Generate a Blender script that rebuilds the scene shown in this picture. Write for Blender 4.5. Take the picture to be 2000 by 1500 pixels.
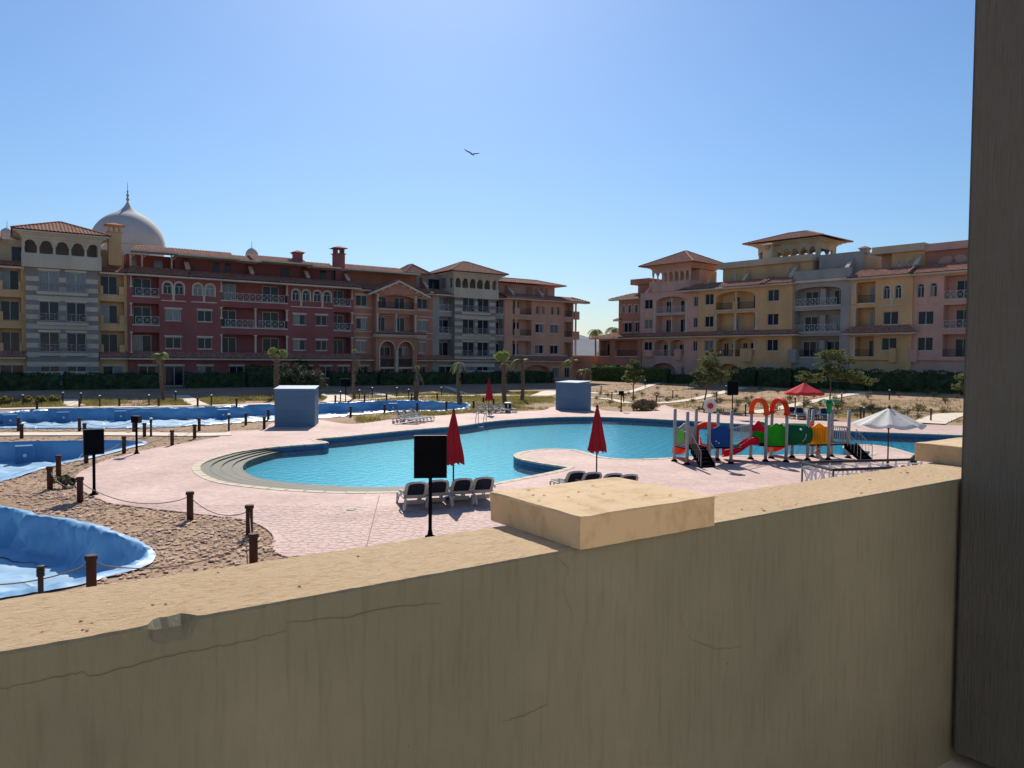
import bpy, bmesh, math, random
import numpy as np
from mathutils import Vector, Matrix, geometry, noise

for o in list(bpy.data.objects): bpy.data.objects.remove(o)
S = bpy.context.scene
COL = S.collection
random.seed(7)
rng = np.random.default_rng(7)

# ------------------------------------------------------------------ camera, world, sun, exposure
F, CH = 1450.0, 4.5                       # focal length in photo pixels, eye height above the pool deck
PITCH, ROLL = math.atan(50 / 1450.0), math.radians(0.5)
CM = Matrix.Rotation(math.pi / 2 - PITCH, 3, 'X') @ Matrix.Rotation(ROLL, 3, 'Z')
cd = bpy.data.cameras.new('camera'); cam = bpy.data.objects.new('camera', cd); COL.objects.link(cam)
cam.matrix_world = Matrix.Translation((0, 0, CH)) @ CM.to_4x4()
cd.sensor_width = 36; cd.lens = F / 2000 * 36; cd.clip_start = 0.05; cd.clip_end = 12000
S.camera = cam
SUN_EL, SUN_AZ = math.radians(40), math.radians(-6)          # azimuth from +Y towards +X
W = bpy.data.worlds.new('World'); S.world = W; W.use_nodes = True
nt = W.node_tree; bg = nt.nodes['Background']
sky = nt.nodes.new('ShaderNodeTexSky'); sky.sky_type = 'NISHITA'; sky.sun_disc = False
sky.sun_elevation = SUN_EL; sky.sun_rotation = SUN_AZ
sky.altitude = 0; sky.air_density = 1.3; sky.dust_density = 0.5; sky.ozone_density = 10.0
nt.links.new(sky.outputs[0], bg.inputs[0]); bg.inputs[1].default_value = 0.086
sl = bpy.data.lights.new('sun', 'SUN'); sl.energy = 4.6; sl.angle = math.radians(0.53); sl.color = (1.0, 0.93, 0.82)
so = bpy.data.objects.new('sun', sl); COL.objects.link(so)
sdir = Vector((math.sin(SUN_AZ) * math.cos(SUN_EL), math.cos(SUN_AZ) * math.cos(SUN_EL), math.sin(SUN_EL)))
so.rotation_euler = sdir.to_track_quat('Z', 'Y').to_euler(); so.location = sdir * 60
S.view_settings.view_transform = 'Standard'; S.view_settings.look = 'None'
S.view_settings.gamma = 1; S.view_settings.use_curve_mapping = False
S.view_settings.exposure = 0.34
S.render.engine = 'CYCLES'
S.cycles.max_bounces = 6; S.cycles.transparent_max_bounces = 12

# ------------------------------------------------------------------ plan geometry: where things stand
def ray(px, py): return CM @ Vector(((px - 1000) / F, -(py - 750) / F, -1.0))
def G(px, py, z=0.0):
    d = ray(px, py); t = (z - CH) / d.z; return Vector((d.x * t, d.y * t, z))
class Fac:                                # a straight building front: origin, direction, outward normal
    def __init__(s, p1, d1, p2, d2):
        def pt(px, d): r = ray(px, 650); return Vector((r.x / r.y * d, d))
        s.a = pt(p1, d1); b = pt(p2, d2); s.t = (b - s.a).normalized(); s.n = Vector((s.t.y, -s.t.x))
    def u(s, px, off=0.0, py=630):
        d = ray(px, py); p0 = s.a + s.n * off; d2 = Vector((d.x, d.y)); k = p0.dot(s.n) / d2.dot(s.n)
        return (d2 * k - p0).dot(s.t)
    def p(s, u, off=0.0, z=0.0):
        q = s.a + s.t * u + s.n * off; return Vector((q.x, q.y, z))
    def dist(s, x, y): return (Vector((x, y)) - s.a).dot(s.n)
FL = Fac(100, 83, 1090, 123); FR = Fac(1190, 126, 1850, 87)
def smooth(t): t = min(1, max(0, t)); return t * t * (3 - 2 * t)
def terr(x, y):
    a = 0.72 * smooth((24 - FL.dist(x, y)) / 19); b = 1.0 * smooth((32 - FR.dist(x, y)) / 27)
    return max(a, b)
def GT(px, py, dz=0.0):
    z = 0.0
    for i in range(6):
        q = G(px, py, z + dz); z = terr(q.x, q.y)
    return Vector((q.x, q.y, z))

# ------------------------------------------------------------------ materials
def mat(name, col, rough=0.8, var=0.12, scale=2.0, bump=0.0, bscale=40.0, metal=0.0, spec=0.3, col2=None, stretch=None, detail=4, trans=0):
    m = bpy.data.materials.new(name); m.use_nodes = True; t = m.node_tree; b = t.nodes['Principled BSDF']
    b.inputs['Roughness'].default_value = rough; b.inputs['Metallic'].default_value = metal
    b.inputs['Specular IOR Level'].default_value = spec
    tc = t.nodes.new('ShaderNodeTexCoord'); mp = t.nodes.new('ShaderNodeMapping')
    t.links.new(tc.outputs['Object'], mp.inputs[0])
    if stretch: mp.inputs['Scale'].default_value = stretch
    n = t.nodes.new('ShaderNodeTexNoise'); n.inputs['Scale'].default_value = scale; n.inputs['Detail'].default_value = detail
    t.links.new(mp.outputs[0], n.inputs['Vector'])
    r = t.nodes.new('ShaderNodeValToRGB'); r.color_ramp.elements[0].position = 0.3; r.color_ramp.elements[1].position = 0.7
    c = Vector(col); d = Vector(col2) if col2 else c * (1 + var); e = c if col2 else c * (1 - var)
    r.color_ramp.elements[0].color = (*e, 1); r.color_ramp.elements[1].color = (*d, 1)
    t.links.new(n.outputs['Fac'], r.inputs[0]); t.links.new(r.outputs[0], b.inputs['Base Color'])
    if bump:
        n2 = t.nodes.new('ShaderNodeTexNoise'); n2.inputs['Scale'].default_value = bscale; n2.inputs['Detail'].default_value = 5
        t.links.new(mp.outputs[0], n2.inputs['Vector'])
        bp = t.nodes.new('ShaderNodeBump'); bp.inputs['Strength'].default_value = bump; bp.inputs['Distance'].default_value = 0.03
        t.links.new(n2.outputs['Fac'], bp.inputs['Height']); t.links.new(bp.outputs[0], b.inputs['Normal'])
    if trans:
        b.inputs['Subsurface Weight'].default_value = 0
        tr = t.nodes.new('ShaderNodeBsdfTranslucent'); mx = t.nodes.new('ShaderNodeMixShader'); mx.inputs[0].default_value = trans
        t.links.new(r.outputs[0], tr.inputs[0]); out = t.nodes['Material Output']
        t.links.new(b.outputs[0], mx.inputs[1]); t.links.new(tr.outputs[0], mx.inputs[2]); t.links.new(mx.outputs[0], out.inputs[0])
    return m
M = {}
for n, c in dict(maroon=(.27, .092, .085), terracotta=(.43, .20, .135), yellow=(.58, .37, .185), grey=(.32, .30, .275), peach=(.56, .32, .23),
                 pink=(.56, .34, .27), beige=(.48, .425, .335), cream=(.54, .47, .375), sand=(.50, .40, .28)).items():
    M[n] = mat(n + '_plaster', c, .9, .16, 0.45, .2, 30, detail=8, stretch=(1, 1, .45))
M['stripe'] = mat('stripe_grey_plaster', (.235, .215, .20), .9, .1, .6, .1, 30)
M['tile'] = mat('roof_tile', (.36, .175, .125), .9, .28, 2.2, .1, 20, spec=.1)
M['frame'] = mat('window_frame', (.48, .46, .43), .5, .05)
M['glass'] = mat('window_glass', (.014, .022, .034), .12, .3, .7, spec=.3)
M['curtain'] = mat('curtained_glass', (.16, .17, .18), .15, .35, 5, spec=.6, stretch=(3, 3, .2))
M['white'] = mat('white_paint', (.72, .71, .68), .5, .06)
M['whitefabric'] = mat('white_fabric', (.74, .72, .66), .85, .08, 3, trans=.25)
M['darkmetal'] = mat('dark_metal', (.035, .03, .03), .5, .2)
M['black'] = mat('black_board', (.006, .007, .009), .9, .2, spec=.05)
M['railing'] = mat('grey_railing', (.33, .32, .31), .6, .08)
M['railwhite'] = mat('painted_railing', (.52, .51, .49), .6, .06)
M['umbopen'] = mat('backlit_red_fabric', (.66, .045, .06), .85, .1, 3, trans=.35)  # backlight through the canopy painted in as a brighter red
M['steel'] = mat('grey_post', (.36, .34, .32), .55, .08, 4, spec=.4)
M['bollard'] = mat('brown_bollard', (.062, .026, .019), .75, .35, 6, .3, 30, stretch=(1, 1, .2))
M['rope'] = mat('rope', (.30, .23, .17), .9, .25, 60)
M['umbred'] = mat('red_fabric', (.40, .018, .03), .85, .14, 3, .2, 60, trans=.12)
M['navy'] = mat('navy_sling', (.016, .02, .04), .7, .2, 20)
M['plastic'] = mat('white_plastic', (.52, .49, .45), .45, .05)
M['kiosk'] = mat('blue_boards', (.115, .205, .305), .6, .10, 1.2, .2, 20, stretch=(.3, .3, 6))
M['kiosktop'] = mat('blue_roof', (.20, .31, .42), .6, .05)
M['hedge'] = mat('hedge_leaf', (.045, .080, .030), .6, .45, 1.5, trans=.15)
M['leaf'] = mat('tree_leaf', (.13, .15, .055), .7, .4, 1.2, trans=.4)
M['olive'] = mat('shrub_leaf', (.095, .105, .06), .7, .4, 1.5, trans=.2)
M['palm'] = mat('palm_leaf', (.20, .24, .06), .6, .35, 2, trans=.3)
M['dry'] = mat('dry_frond', (.26, .19, .11), .85, .35, 3)
M['bark'] = mat('palm_bark', (.15, .10, .07), .9, .4, 7, .6, 20, stretch=(1, 1, 3))
M['grass'] = mat('dry_grass', (.30, .26, .08), .8, .4, .35, trans=.35)
M['scrub'] = mat('scrub_leaf', (.13, .13, .05), .8, .4, .6, trans=.2)
M['path'] = mat('path_concrete', (.66, .56, .44), .85, .08, 1.0, .15, 15)
M['coping'] = mat('coping_stone', (.54, .45, .33), .8, .18, 1.6, .2, 25)
M['step'] = mat('step_stone', (.115, .115, .08), .7, .14, 1.5, .1, 20)
M['stepedge'] = mat('step_edge', (.03, .032, .026), .6, .1)
M['stone'] = mat('rubble_stone', (.50, .345, .25), .9, .38, 1.7, .3, 30)
M['skin'] = mat('skin', (.36, .20, .13), .6, .05)
M['hair'] = mat('hair', (.012, .009, .008), .7, .1)
M['dome'] = mat('dome_plaster', (.50, .475, .44), .85, .08, .25, .1, 8)
M['hill'] = mat('hill_rock', (.12, .125, .15), .95, .25, .004)

# ------------------------------------------------------------------ mesh helpers
class MB:
    def __init__(s): s.v = []; s.f = []
    def add(s, vs, fs):
        k = len(s.v); s.v += [tuple(v) for v in vs]; s.f += [tuple(i + k for i in f) for f in fs]; return s
    def quad(s, a, b, c, d): return s.add([a, b, c, d], [(0, 1, 2, 3)])
    def box(s, x0, x1, y0, y1, z0, z1):
        return s.add([(x0, y0, z0), (x1, y0, z0), (x1, y1, z0), (x0, y1, z0), (x0, y0, z1), (x1, y0, z1), (x1, y1, z1), (x0, y1, z1)],
                     [(3, 2, 1, 0), (4, 5, 6, 7), (0, 1, 5, 4), (1, 2, 6, 5), (2, 3, 7, 6), (3, 0, 4, 7)])
    def tube(s, pts, r, n=8, cap=True):
        pts = [Vector(p) for p in pts]; rs = r if isinstance(r, (list, tuple)) else [r] * len(pts)
        vs = []; fs = []; ref = None
        for i, p in enumerate(pts):
            d = (pts[min(i + 1, len(pts) - 1)] - pts[max(i - 1, 0)])
            d = d.normalized() if d.length > 1e-9 else Vector((0, 0, 1))
            if ref is None or abs(ref.dot(d)) > .95:
                ref = Vector((1, 0, 0)) if abs(d.x) < .8 else Vector((0, 1, 0))
            a = (ref - d * ref.dot(d)).normalized(); b = d.cross(a); ref = a
            vs += [p + a * (rs[i] * math.cos(2 * math.pi * k / n)) + b * (rs[i] * math.sin(2 * math.pi * k / n)) for k in range(n)]
        for i in range(len(pts) - 1):
            for k in range(n):
                k2 = (k + 1) % n; fs.append((i * n + k, i * n + k2, (i + 1) * n + k2, (i + 1) * n + k))
        if cap: fs += [tuple(range(n - 1, -1, -1)), tuple(range((len(pts) - 1) * n, len(pts) * n))]
        return s.add(vs, fs)
    def lathe(s, prof, n=16, c=(0, 0, 0)):
        vs = []; fs = []
        for r, z in prof:
            vs += [(c[0] + r * math.cos(2 * math.pi * k / n), c[1] + r * math.sin(2 * math.pi * k / n), c[2] + z) for k in range(n)]
        for i in range(len(prof) - 1):
            for k in range(n):
                k2 = (k + 1) % n; fs.append((i * n + k, i * n + k2, (i + 1) * n + k2, (i + 1) * n + k))
        return s.add(vs, fs)
    def prism(s, poly, y0, y1):           # polygon in x,z extruded along y
        n = len(poly); vs = [(x, y0, z) for x, z in poly] + [(x, y1, z) for x, z in poly]
        fs = [tuple(range(n)), tuple(range(2 * n - 1, n - 1, -1))] + [(i, i + n, (i + 1) % n + n, (i + 1) % n) for i in range(n)]
        return s.add(vs, fs)
    def slab(s, poly, z0, z1):            # polygon in x,y extruded along z
        n = len(poly); vs = [(p[0], p[1], z0) for p in poly] + [(p[0], p[1], z1) for p in poly]
        fs = [tuple(range(n - 1, -1, -1)), tuple(range(n, 2 * n))] + [(i, (i + 1) % n, (i + 1) % n + n, i + n) for i in range(n)]
        return s.add(vs, fs)
    def ring(s, x0, x1, zs, zc, w, y0, y1, n=12):   # arch moulding: inner half-span x0..x1, springing zs, crown zc, width w
        xm = (x0 + x1) / 2; a = (x1 - x0) / 2; b = zc - zs
        for i in range(n):
            t0, t1 = math.pi * i / n, math.pi * (i + 1) / n
            P = lambda t, e: (xm - (a + e) * math.cos(t), zs + (b + e) * math.sin(t))
            s.prism([P(t0, 0), P(t1, 0), P(t1, w), P(t0, w)], y0, y1)
        return s
    def move(s, dx=0, dy=0, dz=0): s.v = [(x + dx, y + dy, z + dz) for x, y, z in s.v]; return s
    def build(s, name, m, parent=None, sm=False):
        me = bpy.data.meshes.new(name); me.from_pydata(s.v, [], s.f); me.update()
        if m: me.materials.append(M[m] if isinstance(m, str) else m)
        if sm: me.polygons.foreach_set('use_smooth', [True] * len(me.polygons))
        o = bpy.data.objects.new(name, me); COL.objects.link(o)
        if parent: o.parent = parent
        return o
def tag(o, label=None, cat=None, group=None, kind=None):
    for k, v in (('label', label), ('category', cat), ('group', group), ('kind', kind)):
        if v: o[k] = v
    return o
def thing(name, label, cat, loc=(0, 0, 0), rz=0, group=None):
    o = bpy.data.objects.new(name, None); COL.objects.link(o); o.location = loc; o.rotation_euler = (0, 0, rz)
    o.empty_display_size = .3
    return tag(o, label, cat, group)
def dup(o, loc=None, rz=None, label=None, group=None, parent=None):
    c = o.copy(); COL.objects.link(c); c.parent = parent
    if loc is not None: c.location = loc
    if rz is not None: c.rotation_euler = (0, 0, rz)
    if label: c['label'] = label
    if group: c['group'] = group
    for ch in list(o.children): dup(ch, parent=c)
    return c
def np_mesh(name, verts, faces_n, m, parent=None):       # verts (N*k,3) in runs of k per face
    k = faces_n; nf = len(verts) // k
    me = bpy.data.meshes.new(name); me.vertices.add(nf * k); me.vertices.foreach_set('co', np.asarray(verts, np.float32).ravel())
    me.loops.add(nf * k); me.loops.foreach_set('vertex_index', np.arange(nf * k, dtype=np.int32))
    me.polygons.add(nf); me.polygons.foreach_set('loop_start', np.arange(nf, dtype=np.int32) * k)
    me.polygons.foreach_set('loop_total', np.full(nf, k, np.int32)); me.update(calc_edges=True); me.validate()
    me.materials.append(M[m] if isinstance(m, str) else m)
    o = bpy.data.objects.new(name, me); COL.objects.link(o)
    if parent: o.parent = parent
    return o
def leaf_quads(c, size, flat=0.0, asp=.5):               # random small leaf faces at centres c
    n = len(c); a = rng.normal(size=(n, 3)); a[:, 2] *= (1 - flat); a /= np.linalg.norm(a, axis=1)[:, None]
    b = rng.normal(size=(n, 3)); b -= a * (a * b).sum(1)[:, None]; b /= np.linalg.norm(b, axis=1)[:, None]
    s = (size * rng.uniform(.6, 1.4, n))[:, None]
    return np.stack([c - a * s, c + b * s * asp, c + a * s, c - b * s * asp], 1).reshape(-1, 3)
def inside(x, y, poly):
    r = False; n = len(poly); j = n - 1
    for i in range(n):
        xi, yi, xj, yj = poly[i][0], poly[i][1], poly[j][0], poly[j][1]
        if (yi > y) != (yj > y) and x < (xj - xi) * (y - yi) / (yj - yi) + xi: r = not r
        j = i
    return r
def np_inside(X, Y, poly):
    r = np.zeros(X.shape, bool); n = len(poly); j = n - 1
    for i in range(n):
        xi, yi, xj, yj = poly[i][0], poly[i][1], poly[j][0], poly[j][1]
        if yi != yj: r ^= ((yi > Y) != (yj > Y)) & (X < (xj - xi) * (Y - yi) / (yj - yi) + xi)
        j = i
    return r
def spline(pts, n, closed=False):                        # Catmull-Rom, even arc length, n points
    P = [Vector(p) for p in pts]; N = len(P); out = []
    segs = N if closed else N - 1
    for i in range(segs):
        g = lambda k: P[k % N] if closed else P[min(max(k, 0), N - 1)]
        p0, p1, p2, p3 = g(i - 1), g(i), g(i + 1), g(i + 2)
        for k in range(12):
            t = k / 12; out.append(.5 * (2 * p1 + (p2 - p0) * t + (2 * p0 - 5 * p1 + 4 * p2 - p3) * t * t + (3 * p1 - p0 - 3 * p2 + p3) * t ** 3))
    out.append(P[0].copy() if closed else P[-1].copy())
    d = [0]
    for i in range(1, len(out)): d.append(d[-1] + (out[i] - out[i - 1]).length)
    res = []; j = 0
    for k in range(n):
        s = d[-1] * k / (n if closed else n - 1)
        while j < len(d) - 2 and d[j + 1] < s: j += 1
        w = (s - d[j]) / max(1e-9, d[j + 1] - d[j]); res.append(out[j].lerp(out[j + 1], min(1, w)))
    return res
def offset(loop, dist):                                  # outward offset of a closed loop (dist>0 = outwards)
    n = len(loop); A = sum(loop[i].x * loop[(i + 1) % n].y - loop[(i + 1) % n].x * loop[i].y for i in range(n))
    sg = 1 if A > 0 else -1; r = []
    for i in range(n):
        d = loop[(i + 1) % n] - loop[i - 1]; m = Vector((d.y, -d.x, 0)).normalized() * sg; q = loop[i] + m * dist; r.append(Vector((q.x, q.y, loop[i].z)))
    return r

# ================================================================== SETTING: ground, deck, pool, liners, paths
def V2(x, y): return Vector((x, y, 0))
rim_px = [(760, 960), (680, 961), (580, 957), (500, 950), (440, 942), (410, 932), (393, 921), (391, 910), (402, 902), (420, 895), (460, 884), (500, 877.5), (540, 873), (576, 870),
          (612, 867.5), (640, 865.5), (638, 862.5), (612, 858.5), (645, 855), (680, 852), (800, 840), (900, 831.5), (952, 824), (1000, 819.5), (1080, 815), (1140, 814), (1200, 815),
          (1280, 818.5), (1431, 827), (1633, 840.5), (1880, 850)]
rim_px2 = [(1900, 915), (1850, 905), (1800, 891), (1768, 881.5), (1740, 874), (1700, 868.5), (1660, 869), (1645, 873.5), (1665, 878.5), (1695, 881), (1702, 885), (1690, 889), (1655, 890), (1610, 888), (1500, 889), (1406, 890.5),
           (1330, 893), (1258, 896.5), (1216, 896.5), (1177, 893), (1154, 886), (1118, 878), (1062, 877), (1020, 882), (1003, 889), (1012, 896), (1048, 903.5), (1090, 910), (1110, 912.5), (1098, 917),
           (1020, 933), (978, 941), (936, 948), (880, 955), (813, 959)]
rim0 = [G(*p) for p in rim_px] + [V2(35, 43.5), V2(39.5, 39), V2(36, 34.5), V2(29, 32)] + [G(*p) for p in rim_px2]
RIM = spline(rim0, 460, True)
deck_px = [(560, 1087), (540, 1080), (531, 1068), (535, 1051), (526, 1037), (504, 1023), (470, 1013), (420, 1007), (350, 999), (280, 991), (241, 986), (213, 982), (182, 968), (158, 957), (146, 946), (150, 927), (170, 915), (200, 901), (250, 887),
           (300, 875), (350, 867), (405, 857), (428, 853), (447, 842), (500, 840), (520, 836), (534, 826), (600, 820), (626, 820), (688, 828), (766, 819), (850, 812), (920, 807), (1000, 804), (1060, 801), (1084, 794), (1150, 793), (1176, 801), (1214, 804),
           (1272, 803), (1296, 791), (1320, 798), (1392, 809), (1454, 814), (1560, 818), (1660, 825), (1880, 831)]
deck0 = [G(*p) for p in deck_px]
deck0 = spline(deck0, 260) + [V2(48, 50), V2(52, 38), V2(40, 29), V2(12, 21.8), V2(4, 20.8), V2(.2, 19.55), V2(-2.2, 18.3), V2(-4.4, 16.75)]
DECK = deck0
t1 = spline([G(*p) for p in [(0, 993), (70, 1011), (134, 1020), (174, 1031), (224, 1048), (266, 1065), (284, 1082), (278, 1097), (246, 1112), (196, 1124), (154, 1136), (98, 1147), (28, 1158), (-80, 1172), (-250, 1170), (-420, 1110), (-430, 1020), (-300, 965), (-120, 972)]], 320, True)
t2 = spline([G(*p) for p in [(-300, 872), (0, 865), (90, 863), (165, 862), (250, 862), (278, 866), (240, 876), (195, 888), (150, 898), (105, 907), (62, 918), (0, 937), (-100, 960), (-350, 960), (-450, 905)]], 200, True)
t3 = spline([G(*p) for p in [(-250, 815), (0, 806), (70, 801), (160, 798.5), (250, 797.5), (400, 796), (500, 792), (640, 788), (700, 785.5), (775, 782.5), (835, 784), (905, 788), (918, 792), (900, 799), (850, 803), (790, 803.5), (730, 807), (700, 810), (640, 815),
                                    (535, 821), (455, 825.5), (370, 831), (302, 835), (200, 836.5), (0, 836), (-250, 838), (-330, 826)]], 320, True)
LINERS = [t1, t2, t3]

# ---- ground sheet, reaching the horizon, opened where basins are sunk
xs = np.concatenate([[-4000, -2500, -1500, -900, -500, -300, -200, -140], np.arange(-110, -32, 2.0), np.arange(-32, -4, .25), np.arange(-4, 46, .75), np.arange(46, 120, 3.0), [140, 200, 300, 500, 900, 1500, 2500, 4000]])
ys = np.concatenate([[-300, -100, -40, -10, 0, 6], np.arange(10, 13, 1.0), np.arange(13, 46, .25), np.arange(46, 66, .5), np.arange(66, 130, 1.5), np.arange(130, 180, 8.), [200, 300, 500, 900, 1500, 2500, 4500, 7000]])
X, Y = np.meshgrid(xs, ys); Z = np.zeros_like(X)
def np_smooth(t): t = np.clip(t, 0, 1); return t * t * (3 - 2 * t)
dL = (X - FL.a.x) * FL.n.x + (Y - FL.a.y) * FL.n.y; dR = (X - FR.a.x) * FR.n.x + (Y - FR.a.y) * FR.n.y
Z = np.maximum(.72 * np_smooth((24 - dL) / 19), 1.0 * np_smooth((32 - dR) / 27)) - .03
near = (Y > 12) & (Y < 90) & (np.abs(X) < 90)
wob = np.array([[noise.noise((x * .7, y * .7, 0)) * .035 + noise.noise((x * 2.3, y * 2.3, 4)) * .02 if n else 0 for x, y, n in zip(a, b, c)] for a, b, c in zip(X, Y, near)])
indeck = np_inside(X, Y, [(p.x, p.y) for p in DECK])
Z += np.where(indeck, -.03, wob)
hole = np_inside(X, Y, [(p.x, p.y) for p in RIM])
for t in LINERS: hole |= np_inside(X, Y, [(p.x, p.y) for p in offset(t, -.02)])
ny, nx = X.shape; idx = np.arange(nx * ny).reshape(ny, nx)
qa = np.stack([idx[:-1, :-1], idx[:-1, 1:], idx[1:, 1:], idx[1:, :-1]], -1).reshape(-1, 4)
hv = hole.ravel()[qa].any(1); qa = qa[~hv]
me = bpy.data.meshes.new('ground'); me.from_pydata(np.stack([X, Y, Z], -1).reshape(-1, 3).tolist(), [], qa.tolist()); me.update()
me.polygons.foreach_set('use_smooth', [True] * len(me.polygons))
def ground_mat():
    m = bpy.data.materials.new('dry_soil'); m.use_nodes = True; t = m.node_tree; b = t.nodes['Principled BSDF']; b.inputs['Roughness'].default_value = .95; b.inputs['Specular IOR Level'].default_value = .15
    tc = t.nodes.new('ShaderNodeTexCoord')
    def nz(s, d=5):
        n = t.nodes.new('ShaderNodeTexNoise'); n.inputs['Scale'].default_value = s; n.inputs['Detail'].default_value = d; t.links.new(tc.outputs['Object'], n.inputs['Vector']); return n
    def ramp(f, a, b_, p0=.35, p1=.65):
        r = t.nodes.new('ShaderNodeValToRGB'); r.color_ramp.elements[0].position = p0; r.color_ramp.elements[1].position = p1
        r.color_ramp.elements[0].color = (*a, 1); r.color_ramp.elements[1].color = (*b_, 1); t.links.new(f, r.inputs[0]); return r
    a = ramp(nz(.25).outputs['Fac'], (.345, .24, .16), (.46, .325, .22)); c = ramp(nz(7).outputs['Fac'], (.55, .52, .5), (1.15, 1.1, 1.05), .3, .7)
    mx = t.nodes.new('ShaderNodeMix'); mx.data_type = 'RGBA'; mx.blend_type = 'MULTIPLY'; mx.inputs[0].default_value = 1
    t.links.new(a.outputs[0], mx.inputs[6]); t.links.new(c.outputs[0], mx.inputs[7]); t.links.new(mx.outputs[2], b.inputs['Base Color'])
    v = t.nodes.new('ShaderNodeTexVoronoi'); v.inputs['Scale'].default_value = 9; t.links.new(tc.outputs['Object'], v.inputs['Vector'])
    bp = t.nodes.new('ShaderNodeBump'); bp.inputs['Strength'].default_value = .35; bp.inputs['Distance'].default_value = .03; t.links.new(v.outputs['Distance'], bp.inputs['Height']); t.links.new(bp.outputs[0], b.inputs['Normal'])
    return m
me.materials.append(ground_mat()); ground = bpy.data.objects.new('ground', me); COL.objects.link(ground); tag(ground, kind='structure', label='dry brown soil around the pools and buildings')

# ---- stamped concrete deck
def deck_mat(name, geo=False):
    m = bpy.data.materials.new(name); m.use_nodes = True; t = m.node_tree; b = t.nodes['Principled BSDF']; b.inputs['Roughness'].default_value = .75; b.inputs['Specular IOR Level'].default_value = .25
    tc = t.nodes.new('ShaderNodeTexCoord')
    n = t.nodes.new('ShaderNodeTexNoise'); n.inputs['Scale'].default_value = .35; n.inputs['Detail'].default_value = 5; t.links.new(tc.outputs['Object'], n.inputs['Vector'])
    r = t.nodes.new('ShaderNodeValToRGB'); r.color_ramp.elements[0].position = .3; r.color_ramp.elements[1].position = .7
    r.color_ramp.elements[0].color = (.475, .31, .265, 1); r.color_ramp.elements[1].color = (.615, .44, .38, 1); t.links.new(n.outputs['Fac'], r.inputs[0])
    v = t.nodes.new('ShaderNodeTexVoronoi'); v.inputs['Scale'].default_value = 5.2; t.links.new(tc.outputs['Object'], v.inputs['Vector'])
    hs = t.nodes.new('ShaderNodeSeparateColor'); t.links.new(v.outputs['Color'], hs.inputs[0])
    mr = t.nodes.new('ShaderNodeMapRange'); mr.inputs[3].default_value = .88; mr.inputs[4].default_value = 1.08; t.links.new(hs.outputs[0], mr.inputs[0])
    e = t.nodes.new('ShaderNodeTexVoronoi'); e.feature = 'DISTANCE_TO_EDGE'; e.inputs['Scale'].default_value = 5.2; t.links.new(tc.outputs['Object'], e.inputs['Vector'])
    er = t.nodes.new('ShaderNodeMapRange'); er.inputs[1].default_value = .0; er.inputs[2].default_value = .09; er.inputs[3].default_value = .85; er.inputs[4].default_value = 1.0; t.links.new(e.outputs['Distance'], er.inputs[0])
    mu = t.nodes.new('ShaderNodeMath'); mu.operation = 'MULTIPLY'; t.links.new(mr.outputs[0], mu.inputs[0]); t.links.new(er.outputs[0], mu.inputs[1])
    mx = t.nodes.new('ShaderNodeMix'); mx.data_type = 'RGBA'; mx.blend_type = 'MULTIPLY'; mx.inputs[0].default_value = 1
    t.links.new(r.outputs[0], mx.inputs[6]); t.links.new(mu.outputs[0], mx.inputs[7]); t.links.new(mx.outputs[2], b.inputs['Base Color'])
    n2 = t.nodes.new('ShaderNodeTexNoise'); n2.inputs['Scale'].default_value = 25; t.links.new(tc.outputs['Object'], n2.inputs['Vector'])
    ad = t.nodes.new('ShaderNodeMath'); ad.operation = 'MULTIPLY_ADD'; ad.inputs[1].default_value = .35; t.links.new(n2.outputs['Fac'], ad.inputs[0]); t.links.new(er.outputs[0], ad.inputs[2])
    bp = t.nodes.new('ShaderNodeBump'); bp.inputs['Strength'].default_value = .35; bp.inputs['Distance'].default_value = .02; t.links.new(ad.outputs[0], bp.inputs['Height']); t.links.new(bp.outputs[0], b.inputs['Normal'])
    return m
M['deck'] = deck_mat('pink_stamped_concrete'); M['decklow'] = deck_mat('pink_stamped_joint')
M['joint'] = mat('deck_joint', (.30, .185, .15), .9, .15, 3)
outer = [Vector((p.x, p.y, 0)) for p in DECK]; inner = [Vector((p.x, p.y, 0)) for p in RIM]
tri = geometry.tessellate_polygon([outer, inner])
mb = MB(); mb.add(outer + inner, tri)
no = len(outer)
for i in range(no):
    a, b = outer[i], outer[(i + 1) % no]; mb.quad(a, b, b - Vector((0, 0, .12)), a - Vector((0, 0, .12)))
deck = mb.build('pool_deck', 'deck'); tag(deck, kind='structure', label='pink stamped concrete deck around the large pool')
bmx = bmesh.new(); bmx.from_mesh(deck.data); bmesh.ops.recalc_face_normals(bmx, faces=bmx.faces); bmx.to_mesh(deck.data); bmx.free()

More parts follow.
